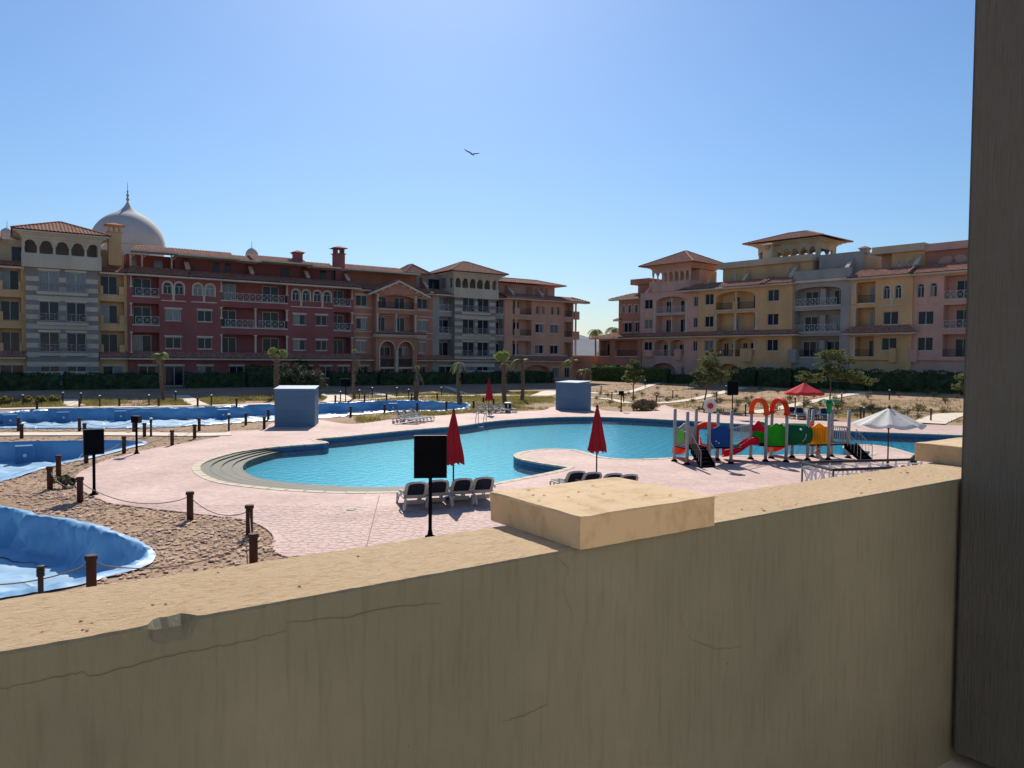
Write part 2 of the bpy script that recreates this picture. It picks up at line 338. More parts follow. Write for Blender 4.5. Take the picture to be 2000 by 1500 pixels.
# stamped stones as real pieces where they are large enough to pick apart
def voronoi_cells(x0, x1, y0, y1, d, keep, inset, shift):
    pts = {}
    nx_, ny_ = int((x1 - x0) / d), int((y1 - y0) / d)
    for i in range(nx_):
        for j in range(ny_): pts[i, j] = (x0 + (i + .5 + random.uniform(-.42, .42)) * d, y0 + (j + .5 + random.uniform(-.42, .42)) * d)
    cells = []
    for (i, j), (cx, cy) in pts.items():
        if not keep(cx, cy): continue
        poly = [(cx - d * 1.5, cy - d * 1.5), (cx + d * 1.5, cy - d * 1.5), (cx + d * 1.5, cy + d * 1.5), (cx - d * 1.5, cy + d * 1.5)]
        for a in (-2, -1, 0, 1, 2):
            for b in (-2, -1, 0, 1, 2):
                if (a or b) and (i + a, j + b) in pts:
                    qx, qy = pts[i + a, j + b]; nx2, ny2 = qx - cx, qy - cy; L = math.hypot(nx2, ny2); nx2 /= L; ny2 /= L; lim = L / 2 - inset; out = []
                    for k in range(len(poly)):
                        p, q = poly[k], poly[(k + 1) % len(poly)]
                        dp = (p[0] - cx) * nx2 + (p[1] - cy) * ny2 - lim; dq = (q[0] - cx) * nx2 + (q[1] - cy) * ny2 - lim
                        if dp <= 0: out.append(p)
                        if (dp < 0) != (dq < 0): w = dp / (dp - dq); out.append((p[0] + (q[0] - p[0]) * w, p[1] + (q[1] - p[1]) * w))
                    poly = out
                    if len(poly) < 3: break
            if len(poly) < 3: break
        if len(poly) >= 3: cells.append(((cx, cy), poly))
    return cells
dk_in = [(p.x, p.y) for p in offset([Vector(p) for p in DECK], -.12)]; rim_out = [(p.x, p.y) for p in offset(RIM, .75)]
def keep_deck(x, y): return inside(x, y, dk_in) and not inside(x, y, rim_out)
cells = voronoi_cells(-11.5, 2.2, 16.4, 22.5, .23, keep_deck, .005, 0)
cells.sort(key=lambda c: math.hypot(c[0][0], c[0][1]))
def cell_mb(mbx, c, poly, z=.0055):
    cx, cy = c; top = [(cx + (p[0] - cx) * .93, cy + (p[1] - cy) * .93, z + random.uniform(-.002, .003)) for p in poly]; bot = [(p[0], p[1], .001) for p in poly]; n = len(poly)
    return mbx.add(top + bot, [tuple(range(n))] + [(i, i + n, (i + 1) % n + n, (i + 1) % n) for i in range(n)])
for c, poly in cells[:300]:
    o = cell_mb(MB(), (0, 0), [(p[0] - c[0], p[1] - c[1]) for p in poly]).build('stamped_stone', 'decklow', deck); o.location = (c[0], c[1], 0)
    mt = o.data
mb = MB()
for c, poly in cells[300:]: cell_mb(mb, c, poly)
tag(mb.build('stamped_stones', 'decklow', deck), kind='stuff', label='small stamped stones of the pink deck')
for a, b in (((741, 968), (716, 1068)),):     # saw cuts in the concrete
    p, q = G(*a), G(*b); d = (q - p).normalized(); n = Vector((d.y, -d.x, 0)) * .012
    MB().slab([p + n, q + n, q - n, p - n], .004, .0135).build('expansion_joint', 'joint', deck)
dc = G(686, 996); MB().lathe([(.001, .022), (.12, .022), (.14, .012), (.14, 0)], 16, (dc.x, dc.y, 0)).build('drain_cover', 'darkmetal', deck)

# ---- the pool: basin, steps, water, coping
WZ = -.25
def tile_mat(name, c1, c2, grout, sc):
    m = bpy.data.materials.new(name); m.use_nodes = True; t = m.node_tree; b = t.nodes['Principled BSDF']; b.inputs['Roughness'].default_value = .35
    tc = t.nodes.new('ShaderNodeTexCoord'); mp = t.nodes.new('ShaderNodeMapping'); mp.inputs['Rotation'].default_value = (0, 0, .42); t.links.new(tc.outputs['Object'], mp.inputs[0])
    br = t.nodes.new('ShaderNodeTexBrick'); br.offset = 0; br.inputs['Scale'].default_value = sc; br.inputs['Brick Width'].default_value = .5; br.inputs['Row Height'].default_value = .5; br.inputs['Mortar Size'].default_value = .03
    br.inputs['Color1'].default_value = (*c1, 1); br.inputs['Color2'].default_value = (*c2, 1); br.inputs['Mortar'].default_value = (*grout, 1)
    t.links.new(mp.outputs[0], br.inputs['Vector']); t.links.new(br.outputs[0], b.inputs['Base Color']); return m
M['poolfloor'] = tile_mat('pool_floor_tile', (.026, .385, .57), (.03, .41, .60), (.012, .20, .33), .9)
M['poolwall'] = mat('pool_wall_tile', (.05, .13, .22), .4, .25, 8)
mb = MB(); n = len(RIM); mb.add([(p.x, p.y, -.52) for p in RIM], geometry.tessellate_polygon([[Vector((p.x, p.y, 0)) for p in RIM]]))
pf = mb.build('pool_floor', 'poolfloor'); tag(pf, kind='structure', label='turquoise tiled floor of the large pool')
mb = MB()
for i in range(n):
    a, b = RIM[i], RIM[(i + 1) % n]; mb.quad((a.x, a.y, 0), (b.x, b.y, 0), (b.x, b.y, -.52), (a.x, a.y, -.52))
pw = mb.build('pool_wall', 'poolwall', pf); pw['label'] = 'dark blue tiled side wall of the pool'
def water_mat():
    m = bpy.data.materials.new('pool_water'); m.use_nodes = True; t = m.node_tree; t.nodes.clear(); out = t.nodes.new('ShaderNodeOutputMaterial')
    tr = t.nodes.new('ShaderNodeBsdfTransparent'); tr.inputs[0].default_value = (.62, .95, 1.0, 1)
    gl = t.nodes.new('ShaderNodeBsdfGlossy'); gl.inputs['Roughness'].default_value = .09
    fr = t.nodes.new('ShaderNodeFresnel'); fr.inputs[0].default_value = 1.21
    tc = t.nodes.new('ShaderNodeTexCoord'); n1 = t.nodes.new('ShaderNodeTexNoise'); n1.inputs['Scale'].default_value = 3.2; n1.inputs['Detail'].default_value = 4; n1.inputs['Distortion'].default_value = .5
    t.links.new(tc.outputs['Object'], n1.inputs['Vector'])
    bp = t.nodes.new('ShaderNodeBump'); bp.inputs['Strength'].default_value = .4; bp.inputs['Distance'].default_value = .07; t.links.new(n1.outputs['Fac'], bp.inputs['Height'])
    t.links.new(bp.outputs[0], gl.inputs['Normal']); t.links.new(bp.outputs[0], fr.inputs['Normal'])
    mx = t.nodes.new('ShaderNodeMixShader'); t.links.new(fr.outputs[0], mx.inputs[0]); t.links.new(tr.outputs[0], mx.inputs[1]); t.links.new(gl.outputs[0], mx.inputs[2]); t.links.new(mx.outputs[0], out.inputs[0])
    return m
M['water'] = water_mat()
mb = MB(); mb.add([(p.x, p.y, WZ) for p in RIM], [tuple(reversed(t)) if False else t for t in geometry.tessellate_polygon([[Vector((p.x, p.y, 0)) for p in RIM]])])
wo = mb.build('pool_water', 'water'); tag(wo, kind='structure', label='rippled turquoise water of the large pool')
for o in (pf, wo):
    bmx = bmesh.new(); bmx.from_mesh(o.data)
    for f in bmx.faces:
        if f.normal.z < 0: f.normal_flip()
    bmx.to_mesh(o.data); bmx.free()
c0 = spline([G(*p) for p in [(606, 868), (576, 870), (540, 873), (500, 877.5), (460, 884), (420, 895), (402, 902), (391, 910), (393, 921), (410, 932), (440, 942), (500, 950), (580, 957), (680, 961), (760, 960), (850, 957)]], 90)
c4 = spline([G(*p, WZ) for p in [(604, 872), (572, 877), (538, 885), (505, 894), (483, 903), (474, 913), (478, 922), (495, 932), (530, 940), (580, 946), (640, 950), (700, 953), (760, 953), (850, 950)]], 90)
steps = thing('pool_steps', 'curved olive stone steps leading down into the shallow end of the pool', 'steps', (c4[45].x, c4[45].y, -.4))
off0 = Vector((c4[45].x, c4[45].y, -.4)); cur = [[c0[i].lerp(Vector((c4[i].x, c4[i].y, 0)), k / 4) for i in range(90)] for k in range(5)]
for k in range(4):
    z = -.045 - .056 * k; mb = MB(); nz_ = MB()
    for i in range(89):
        a, b, c, d = cur[k][i], cur[k][i + 1], cur[k + 1][i + 1], cur[k + 1][i]
        P = lambda p, zz: Vector((p.x, p.y, zz)) - off0
        mb.quad(P(a, z), P(b, z), P(c, z), P(d, z)); mb.quad(P(d, z), P(c, z), P(c, z - .28 if k == 3 else z - .07), P(d, z - .28 if k == 3 else z - .07))
        e, f = d.lerp(a, .17), c.lerp(b, .17); nz_.quad(P(e, z + .004), P(f, z + .004), P(c, z + .004), P(d, z + .004))
    st = mb.build('step', 'step', steps); nz_.build('nosing', 'stepedge', st)
mb = MB(); cnt = 0
L = 0; pts = RIM + [RIM[0]]; pieces = []
out_l = offset(RIM, .30); out_l = out_l + [out_l[0]]; in_l = offset(RIM, -.03); in_l = in_l + [in_l[0]]
acc = 0; start = 0
for i in range(1, len(pts)):
    acc += (pts[i] - pts[i - 1]).length
    if acc > .5: pieces.append((start, i)); start = i; acc = 0
cop = MB()
for a, b in pieces:
    q = [in_l[a], in_l[b], out_l[b], out_l[a]]; c = sum(q, Vector()) / 4
    w = [c + (p - c) * .94 for p in q]
    if c.y < 37 and c.x < 26:
        o = MB().slab([p - c for p in w], -.06, .013 + random.uniform(-.003, .005)).build('coping_stone', 'coping', deck); o.location = (c.x, c.y, 0); cnt += 1
    else: cop.slab(w, -.06, .013)
tag(cop.build('far_coping', 'coping', deck), kind='stuff', label='cream coping stones along the far pool edge')

# ---- blue liners in the emptied basins
def liner_mat(name, ca, cb):
    m = mat(name, ca, .42, .12, .8, 0, spec=.45, col2=cb); t = m.node_tree; b = t.nodes['Principled BSDF']
    tc = t.nodes.new('ShaderNodeTexCoord'); n = t.nodes.new('ShaderNodeTexNoise'); n.inputs['Scale'].default_value = .38; n.inputs['Detail'].default_value = 1.5; n.inputs['Distortion'].default_value = .8
    t.links.new(tc.outputs['Object'], n.inputs['Vector']); bp = t.nodes.new('ShaderNodeBump'); bp.inputs['Strength'].default_value = .55; bp.inputs['Distance'].default_value = .3
    a1 = t.nodes.new('ShaderNodeMath'); a1.operation = 'MULTIPLY_ADD'; a1.inputs[1].default_value = 2; a1.inputs[2].default_value = -1; t.links.new(n.outputs['Fac'], a1.inputs[0])
    a2 = t.nodes.new('ShaderNodeMath'); a2.operation = 'ABSOLUTE'; t.links.new(a1.outputs[0], a2.inputs[0]); a3 = t.nodes.new('ShaderNodeMath'); a3.operation = 'SUBTRACT'; a3.inputs[0].default_value = 1; t.links.new(a2.outputs[0], a3.inputs[1])
    a4 = t.nodes.new('ShaderNodeMath'); a4.operation = 'POWER'; a4.inputs[1].default_value = 16; t.links.new(a3.outputs[0], a4.inputs[0]); a5 = t.nodes.new('ShaderNodeMath'); a5.operation = 'MULTIPLY_ADD'; a5.inputs[1].default_value = .16; t.links.new(a4.outputs[0], a5.inputs[0]); t.links.new(n.outputs['Fac'], a5.inputs[2])
    t.links.new(a5.outputs[0], bp.inputs['Height']); t.links.new(bp.outputs[0], b.inputs['Normal']); return m
M['liner'] = liner_mat('shaded_blue_liner', (.13, .30, .50), (.18, .37, .57)); M['linerfloor'] = liner_mat('sunlit_blue_liner', (.27, .46, .62), (.35, .53, .68)); M['linerdark'] = mat('liner_panel', (.05, .16, .33), .6, .1)  # one sheet, two colours: wall shade and floor sunlight are put into them
M['fitting'] = mat('pool_fitting', (.5, .55, .62), .5, .1)
def liner(loop, label, amp, seed, fr=.16):
    c = sum(loop, Vector()) / len(loop); root = thing('pool_liner', label, 'pool liner', (c.x, c.y, -1.0)); n = len(loop)
    rings = [(.28, .012), (.10, .05), (0, .055), (-.04, -.12), (-.10, -.45), (-.17, -.78), (-.27, -.96), (-.7, -1.0)]; off = [offset(loop, d) for d, z in rings]; vs = []
    for k, (d, z) in enumerate(rings):
        nrm = [(off[0][i] - off[2][i]).normalized() for i in range(n)]
        for i in range(n):
            p = off[k][i]; w = 1 - abs(2 * noise.noise((i * fr + seed, k * .32, seed)))   # ridged folds along the wall
            w2 = noise.noise((i * .5, k * .5, seed + 9))
            w3 = max(0, 1 - abs(3.2 * noise.noise((i * fr * 2.1 + k * .55 + seed, k * .15, seed + 4)))) ** 3   # a few sharp creases running down and along
            f = amp * (w - .55) * 1.3 + amp * .35 * w2 + amp * .75 * w3
            if k < 2: f *= .35
            q = p - nrm[i] * f * (1 if k not in (2,) else .4); dz = (amp * .25 * w2 if k in (1, 2) else 0) + (amp * .3 * w if k >= 6 else 0)
            if k == 0: dz = .0
            vs.append((q.x - c.x, q.y - c.y, z + dz + 1.0))
    fs = [(k * n + i, k * n + (i + 1) % n, (k + 1) * n + (i + 1) % n, (k + 1) * n + i) for k in range(len(rings) - 1) for i in range(n)]
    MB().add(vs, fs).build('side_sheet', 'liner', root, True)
    base = vs[-n:]; fl = geometry.tessellate_polygon([[Vector((v[0], v[1], 0)) for v in base]])
    # floor: gridded so that it can wrinkle
    poly = [(v[0], v[1]) for v in base]; x0, x1 = min(p[0] for p in poly), max(p[0] for p in poly); y0, y1 = min(p[1] for p in poly), max(p[1] for p in poly)
    g = .2; gx = np.arange(x0, x1 + g, g); gy = np.arange(y0, y1 + g, g); XX, YY = np.meshgrid(gx, gy); ins = np_inside(XX, YY, [(p.x - c.x, p.y - c.y) for p in off[5]])
    ZZ = np.array([[.02 + .10 * max(0, 1 - abs(2.6 * noise.noise((x * .3 + seed, y * .75 + x * .2, seed)))) ** 3 + .03 * noise.noise((x * 1.3, y * 1.3, 2)) for x, y in zip(a, b)] for a, b in zip(XX, YY)])
    ii = np.arange(XX.size).reshape(XX.shape); qf = np.stack([ii[:-1, :-1], ii[:-1, 1:], ii[1:, 1:], ii[1:, :-1]], -1).reshape(-1, 4); qf = qf[ins.ravel()[qf].all(1)]
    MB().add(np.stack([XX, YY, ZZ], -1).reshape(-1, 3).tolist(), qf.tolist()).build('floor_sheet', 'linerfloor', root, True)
    return root
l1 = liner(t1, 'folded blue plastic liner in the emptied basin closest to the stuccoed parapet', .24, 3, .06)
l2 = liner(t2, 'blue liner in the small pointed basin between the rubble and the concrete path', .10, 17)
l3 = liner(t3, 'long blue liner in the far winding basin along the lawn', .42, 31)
def niche(root, px, py, w, h):
    p = G(px, py); d = Vector((p.x, p.y, 0)).normalized(); rz = math.atan2(d.y, d.x) - math.pi / 2
    o = MB().prism([(-w * .5, -.98), (w * .62, -.98), (w * .42, -.98 + h), (-w * .5, -.98 + h)], -.30, .3).build('niche_cover', 'linerdark', root)
    o.location = Vector((p.x, p.y, 1.0)) - root.location - Vector((0, 0, 1.0)); o.rotation_euler = (0, 0, rz)
    MB().tube([(0, -.35, -.55), (0, -.29, -.55)], .09, 10).build('fitting', 'fitting', o)
for px, py in ((20, 806.5), (124, 801.5), (236, 799.5), (436, 797), (768, 785)): niche(l3, px, py, .95, .85)
niche(l2, 48, 867, .8, .9)

# ---- concrete paths
def path(pts, w, name='path'):
    P = spline([GT(*p) for p in pts], max(8, 14)); mb = MB(); c = P[0]
    for i in range(len(P) - 1):
        d0 = (P[min(i + 1, len(P) - 1)] - P[max(i - 1, 0)]); d1 = (P[min(i + 2, len(P) - 1)] - P[i])
        n0 = Vector((d0.y, -d0.x, 0)).normalized() * w / 2; n1 = Vector((d1.y, -d1.x, 0)).normalized() * w / 2
        q = [P[i] + n0, P[i + 1] + n1, P[i + 1] - n1, P[i] - n0]
        q = [Vector((a.x, a.y, terr(a.x, a.y) + .035)) for a in q]; mb.add(q + [a - Vector((0, 0, .15)) for a in q], [(0, 1, 2, 3), (0, 4, 5, 1), (2, 6, 7, 3)])
    o = mb.build(name, 'path'); bmx = bmesh.new(); bmx.from_mesh(o.data); bmesh.ops.recalc_face_normals(bmx, faces=bmx.faces)
    bmx.to_mesh(o.data); bmx.free(); tag(o, kind='structure', label='pale concrete garden path'); return P, w
PATHS = [path(*a) for a in (
    ([(-60, 801), (70, 797.3), (250, 794.8), (400, 792.8), (535, 788)], 1.5), ([(630, 785.5), (720, 780.5), (800, 775), (940, 772.5), (1082, 774)], 1.3),
    ([(-60, 849), (100, 848), (250, 848), (390, 849.5), (450, 848)], 1.7), ([(137, 771), (142, 780), (150, 793)], 1.5), ([(352, 766), (372, 780), (396, 793)], 1.5),
    ([(645, 762), (662, 769), (655, 784)], 2.6), ([(728, 760), (765, 767.5), (800, 774.5)], 1.2), ([(1088, 754), (1075, 763), (1050, 775)], 2.6), ([(870, 754), (915, 760), (985, 770)], .9),
    ([(1150, 764.5), (1220, 757), (1296, 747)], 1.2), ([(1280, 788), (1360, 772), (1452, 757)], 1.3), ([(1468, 807), (1560, 788), (1692, 766)], 1.4), ([(1812, 827), (1850, 812), (1895, 796)], 2.2), ([(1150, 777), (1190, 780), (1228, 788)], 1.1),
    ([(430, 766), (490, 768), (535, 768)], 1.0))]

# ---- rubble bed between the deck and the liners
def near_path(x, y):
    for P, w in PATHS:
        for i in range(len(P) - 1):
            a, b = P[i], P[i + 1]; d = b - a; t = max(0, min(1, ((x - a.x) * d.x + (y - a.y) * d.y) / max(1e-6, d.x ** 2 + d.y ** 2)))
            if math.hypot(x - a.x - d.x * t, y - a.y - d.y * t) < w / 2 + .12: return True
    return False
dk = [(p.x, p.y) for p in DECK]; tl = [[(p.x, p.y) for p in offset(t, .18)] for t in LINERS]
def np_path(X_, Y_):
    r = np.zeros(X_.shape, bool)
    for P, w in PATHS:
        for a, b in zip(P[:-1], P[1:]):
            d = b - a; t = np.clip(((X_ - a.x) * d.x + (Y_ - a.y) * d.y) / max(1e-6, d.x ** 2 + d.y ** 2), 0, 1); r |= np.hypot(X_ - a.x - d.x * t, Y_ - a.y - d.y * t) < w / 2 + .12
    return r
stones = []
for x0, x1, y0, y1, dens in ((-22, -4, 14.5, 24, 120), (-32, -11, 24, 34, 45), (-40, -12, 34, 50, 14)):
    k = int((x1 - x0) * (y1 - y0) * dens); sx, sy = rng.uniform(x0, x1, k), rng.uniform(y0, y1, k); ok = (np.abs(sx) / sy < .78) & ~np_inside(sx, sy, dk)
    for t in tl: ok &= ~np_inside(sx, sy, t)
    ok &= ~np_path(sx, sy)
    for x, y in zip(sx[ok], sy[ok]):
        if random.random() < .6 + noise.noise((x * .35, y * .35, 7)) * 1.1: stones.append((float(x), float(y)))
def stone_mesh(i):
    n = random.randint(5, 8); a0 = random.random() * 6; pr = [(math.cos(a0 + 2 * math.pi * k / n + random.uniform(-.2, .2)) * random.uniform(.7, 1.1), math.sin(a0 + 2 * math.pi * k / n) * random.uniform(.5, .9)) for k in range(n)]
    vs = [(x, y, -.2) for x, y in pr] + [(x * .97, y * .97, .22) for x, y in pr] + [(x * .72, y * .72, .38 + random.uniform(-.1, .1)) for x, y in pr]
    return vs, [(k, (k + 1) % n, (k + 1) % n + n, k + n) for k in range(n)] + [(k + n, (k + 1) % n + n, (k + 1) % n + 2 * n, k + 2 * n) for k in range(n)] + [tuple(range(2 * n, 3 * n))]
protos = [stone_mesh(i) for i in range(9)]; pm = []
for vs, fs in protos:
    m_ = bpy.data.meshes.new('stone'); m_.from_pydata(vs, [], fs); m_.materials.append(M['stone']); pm.append(m_)
stones.sort(key=lambda s: math.hypot(*s)); mb = MB()
for k, (x, y) in enumerate(stones):
    s = random.choice((.02, .026, .032, .04, .05, .072)) * random.uniform(.8, 1.3); rz = random.random() * 6.28; i = random.randrange(9)
    if k < 300:
        o = bpy.data.objects.new('stone', pm[i]); COL.objects.link(o); o.parent = ground; o.location = (x, y, 0); o.rotation_euler = (random.uniform(-.15, .15), random.uniform(-.15, .15), rz); o.scale = (s, s, s * .5)
    else:
        c_, s_ = math.cos(rz), math.sin(rz); mb.add([(x + s * (v[0] * c_ - v[1] * s_), y + s * (v[0] * s_ + v[1] * c_), s * .5 * v[2]) for v in protos[i][0]], protos[i][1])
tag(mb.build('rubble_stones', 'stone', ground), kind='stuff', label='loose brown rubble stones')

# ================================================================== THE BALCONY: parapet, blocks, column
def stucco(name, c1, c2, stretch, bump, dist, scale, spots=True, lowc=(.88, .87, .85)):
    m = bpy.data.materials.new(name); m.use_nodes = True; t = m.node_tree; b = t.nodes['Principled BSDF']; b.inputs['Roughness'].default_value = .92; b.inputs['Specular IOR Level'].default_value = .15
    tc = t.nodes.new('ShaderNodeTexCoord')
    def nz(s, st, d=6, rough=.6):
        mp = t.nodes.new('ShaderNodeMapping'); mp.inputs['Scale'].default_value = st; t.links.new(tc.outputs['Object'], mp.inputs[0])
        n = t.nodes.new('ShaderNodeTexNoise'); n.inputs['Scale'].default_value = s; n.inputs['Detail'].default_value = d; n.inputs['Roughness'].default_value = rough; t.links.new(mp.outputs[0], n.inputs['Vector']); return n
    a = nz(1.6, (1, 1, 1)); r = t.nodes.new('ShaderNodeValToRGB'); r.color_ramp.elements[0].position = .3; r.color_ramp.elements[1].position = .72
    r.color_ramp.elements[0].color = (*c1, 1); r.color_ramp.elements[1].color = (*c2, 1); t.links.new(a.outputs['Fac'], r.inputs[0])
    g = nz(scale, stretch); r2 = t.nodes.new('ShaderNodeValToRGB'); r2.color_ramp.elements[0].position = .34; r2.color_ramp.elements[1].position = .5
    r2.color_ramp.elements[0].color = (*lowc, 1); r2.color_ramp.elements[1].color = (1, 1, 1, 1); t.links.new(g.outputs['Fac'], r2.inputs[0])
    sp = nz(38, (1, 1, 1), 2); r3 = t.nodes.new('ShaderNodeValToRGB'); r3.color_ramp.elements[0].position = .20; r3.color_ramp.elements[1].position = .27
    r3.color_ramp.elements[0].color = (.30, .2, .14, 1); r3.color_ramp.elements[1].color = (1, 1, 1, 1); t.links.new(sp.outputs['Fac'], r3.inputs[0])
    def mul(x, y):
        mx = t.nodes.new('ShaderNodeMix'); mx.data_type = 'RGBA'; mx.blend_type = 'MULTIPLY'; mx.inputs[0].default_value = 1; t.links.new(x, mx.inputs[6]); t.links.new(y, mx.inputs[7]); return mx.outputs[2]
    o = mul(r.outputs[0], r2.outputs[0])
    if spots: o = mul(o, r3.outputs[0])
    t.links.new(o, b.inputs['Base Color'])
    g2 = nz(scale * 1.7, stretch, 8, .7); bp = t.nodes.new('ShaderNodeBump'); bp.inputs['Strength'].default_value = bump; bp.inputs['Distance'].default_value = dist; t.links.new(g2.outputs['Fac'], bp.inputs['Height']); t.links.new(bp.outputs[0], b.inputs['Normal'])
    return m
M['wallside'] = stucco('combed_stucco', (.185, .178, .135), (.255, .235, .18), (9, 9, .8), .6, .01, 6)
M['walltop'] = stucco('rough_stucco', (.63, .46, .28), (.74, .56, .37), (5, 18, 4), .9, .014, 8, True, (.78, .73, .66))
M['block'] = stucco('smooth_block', (.54, .395, .24), (.63, .475, .305), (3, 3, 2), .5, .006, 5, True, (.80, .76, .70))
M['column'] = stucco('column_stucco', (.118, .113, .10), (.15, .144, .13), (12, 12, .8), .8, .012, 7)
M['crack'] = mat('crack', (.12, .105, .075), .95, .1)
PZ = CH - .45
pi = G(0, 1275, PZ); pe = G(1878, 935, PZ); pd = Vector((pe.x - pi.x, pe.y - pi.y, 0)).normalized(); prz = math.atan2(pd.y, pd.x)
PT = .29; plen = 6.2
par = thing('balcony_parapet', 'thick stuccoed balcony parapet with a sunlit rough top running across the foreground', 'parapet', (pi.x - pd.x * 2.2, pi.y - pd.y * 2.2, 0), prz)
# local frame: x along the wall, y across (0 = inner face, PT = outer face)
def PX(px, py, z=PZ): q = G(px, py, z); d = q - Vector((par.location.x, par.location.y, 0)); return d.x * pd.x + d.y * pd.y, -d.x * pd.y + d.y * pd.x
xA, xB = 0.0, PX(1878, 935)[0] + 2.6
chip0, chip1 = PX(288, 1222)[0], PX(392, 1204)[0]
N = 700; top = []; edge = []; low = []
for i in range(N + 1):
    x = xA + (xB - xA) * i / N; r = .0035 * noise.noise((x * 18, 0, 1)) + .002 * noise.noise((x * 60, 0, 2)); c = 0
    if chip0 < x < chip1:
        t = (x - chip0) / (chip1 - chip0); c = .030 * min(1, t * 7) * min(1, (1 - t) * 4) * (1 + .5 * noise.noise((x * 40, 3, 0)))
    top.append((x, .004 + r + c, PZ)); edge.append((x, r * .5 + c * .5, PZ - .005 - c * .3)); low.append((x, 0, PZ - .02 - c * .5))
vs = low + edge; vs += top
mb = MB(); mb.add(vs, [(k * (N + 1) + i, k * (N + 1) + i + 1, (k + 1) * (N + 1) + i + 1, (k + 1) * (N + 1) + i) for k in (0, 1) for i in range(N)])
mb.add(low + [(v[0], 0, 2.2) for v in low], [(i, i + N + 1, i + N + 2, i + 1) for i in range(N)])
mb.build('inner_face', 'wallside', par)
mb = MB(); rows = 14; vs = []
for k in range(rows + 1):
    for i in range(N + 1):
        x = top[i][0]; y = top[i][1] + (PT - top[i][1]) * k / rows; vs.append((x, y, PZ + (0 if k == 0 else .0025 * noise.noise((x * 25, y * 25, 5)))))
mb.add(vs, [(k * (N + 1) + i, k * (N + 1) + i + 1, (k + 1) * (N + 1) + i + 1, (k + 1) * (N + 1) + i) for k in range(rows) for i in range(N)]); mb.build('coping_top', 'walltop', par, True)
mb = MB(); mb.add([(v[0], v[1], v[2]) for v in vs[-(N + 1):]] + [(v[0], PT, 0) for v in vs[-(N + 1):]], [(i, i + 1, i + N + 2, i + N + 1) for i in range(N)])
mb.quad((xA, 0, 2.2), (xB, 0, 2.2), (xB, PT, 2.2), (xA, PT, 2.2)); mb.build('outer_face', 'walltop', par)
def crack(pts, w):                                       # hairline cracks: thin dark slivers on the inner face
    q = []
    for px, py in pts:
        d = ray(px, py); p0 = Vector((par.location.x, par.location.y)); nn = Vector((-pd.y, pd.x)); k = p0.dot(nn) / Vector((d.x, d.y)).dot(nn)
        q.append(((Vector((d.x * k, d.y * k)) - p0).dot(Vector((pd.x, pd.y))), CH + d.z * k))
    fine = []
    for i in range(len(q) - 1):
        for j in range(6):
            t = j / 6; fine.append((q[i][0] + (q[i + 1][0] - q[i][0]) * t + random.uniform(-.002, .002), q[i][1] + (q[i + 1][1] - q[i][1]) * t + random.uniform(-.002, .002)))
    fine.append(q[-1]); mb = MB(); n = len(fine)
    for i in range(n - 1):
        a, b = fine[i], fine[i + 1]; wa = w * (1 - abs(2 * i / n - 1) ** 3) + .0003; wb = w * (1 - abs(2 * (i + 1) / n - 1) ** 3) + .0003
        mb.quad((a[0], -.0015, a[1] - wa), (b[0], -.0015, b[1] - wb), (b[0], -.0015, b[1] + wb), (a[0], -.0015, a[1] + wa))
    mb.build('crack', 'crack', par)
crack([(0, 1345), (100, 1325), (160, 1312), (180, 1320), (260, 1300), (350, 1275), (420, 1264), (470, 1254), (560, 1232)], .00028)
crack([(560, 1215), (680, 1205), (760, 1185), (860, 1178)], .0004)
crack([(1080, 1082), (1110, 1110), (1098, 1150), (1118, 1200), (1110, 1235)], .0004)
crack([(1325, 1200), (1350, 1250), (1400, 1268), (1450, 1262)], .0003)
crack([(980, 1410), (1020, 1398), (1070, 1375)], .0003)
# capping blocks
def cap_block(corner_px, right_px, label, h=None, wl=None):
    x0, y0 = PX(*corner_px); x1, _ = PX(*right_px)
    o = thing('capping_block', label, 'block', par.matrix_basis @ Vector((x0, -.02, PZ)), prz)
    bm = bmesh.new(); w = (x1 - x0) if wl is None else wl; d = PT + .10
    bmesh.ops.create_grid(bm, x_segments=2, y_segments=2, size=1)
    bm.clear(); MBb = MB().box(0, w, 0, d, .001, h)
    for v in MBb.v: bm.verts.new(v)
    bm.verts.ensure_lookup_table()
    for f in MBb.f: bm.faces.new([bm.verts[i] for i in f])
    bmesh.ops.subdivide_edges(bm, edges=bm.edges[:], cuts=14, use_grid_fill=True); bmesh.ops.recalc_face_normals(bm, faces=bm.faces)
    for v in bm.verts:
        e = sum((v.co.x < 1e-4 or v.co.x > w - 1e-4, v.co.y < 1e-4 or v.co.y > d - 1e-4, v.co.z > h - 1e-4)) >= 2
        k = .0028 if e else .0015
        v.co += Vector((noise.noise(v.co * 14), noise.noise(v.co * 14 + Vector((9, 0, 0))), noise.noise(v.co * 14 + Vector((0, 9, 0))))) * k
        if e:
            cpt = Vector((w / 2, d / 2, h / 2)); v.co += (cpt - v.co).normalized() * .0035
    me = bpy.data.meshes.new('block_body'); bm.to_mesh(me); bm.free(); me.materials.append(M['block'])
    b = bpy.data.objects.new('block_body', me); COL.objects.link(b); b.parent = o
    return o, w, d
q0 = G(1130, 1072, PZ); hh = .065 * 0 + (1075 - 1008) * q0.y / F
blk, bw, bd = cap_block((1128, 1074), (1395, 1026), 'tan plaster capping block lying across the middle of the parapet', hh)
bp = MB()                                               # chips and pits on the block
for k in range(26):
    x, y, r = random.uniform(.03, bw - .03), random.uniform(.03, bd - .03), random.choice((.001, .0015, .002, .004))
    n = 7; a0 = random.random() * 6; bp.add([(x + r * math.cos(a0 + i * .9) * random.uniform(.6, 1.3) * 1.6, y + r * math.sin(a0 + i * .9) * random.uniform(.6, 1.2), hh + .0022) for i in range(n)], [tuple(range(n))])
tag(bp.build('pits', 'crack', blk), kind='stuff')
x2 = PX(1795, 905)[0]
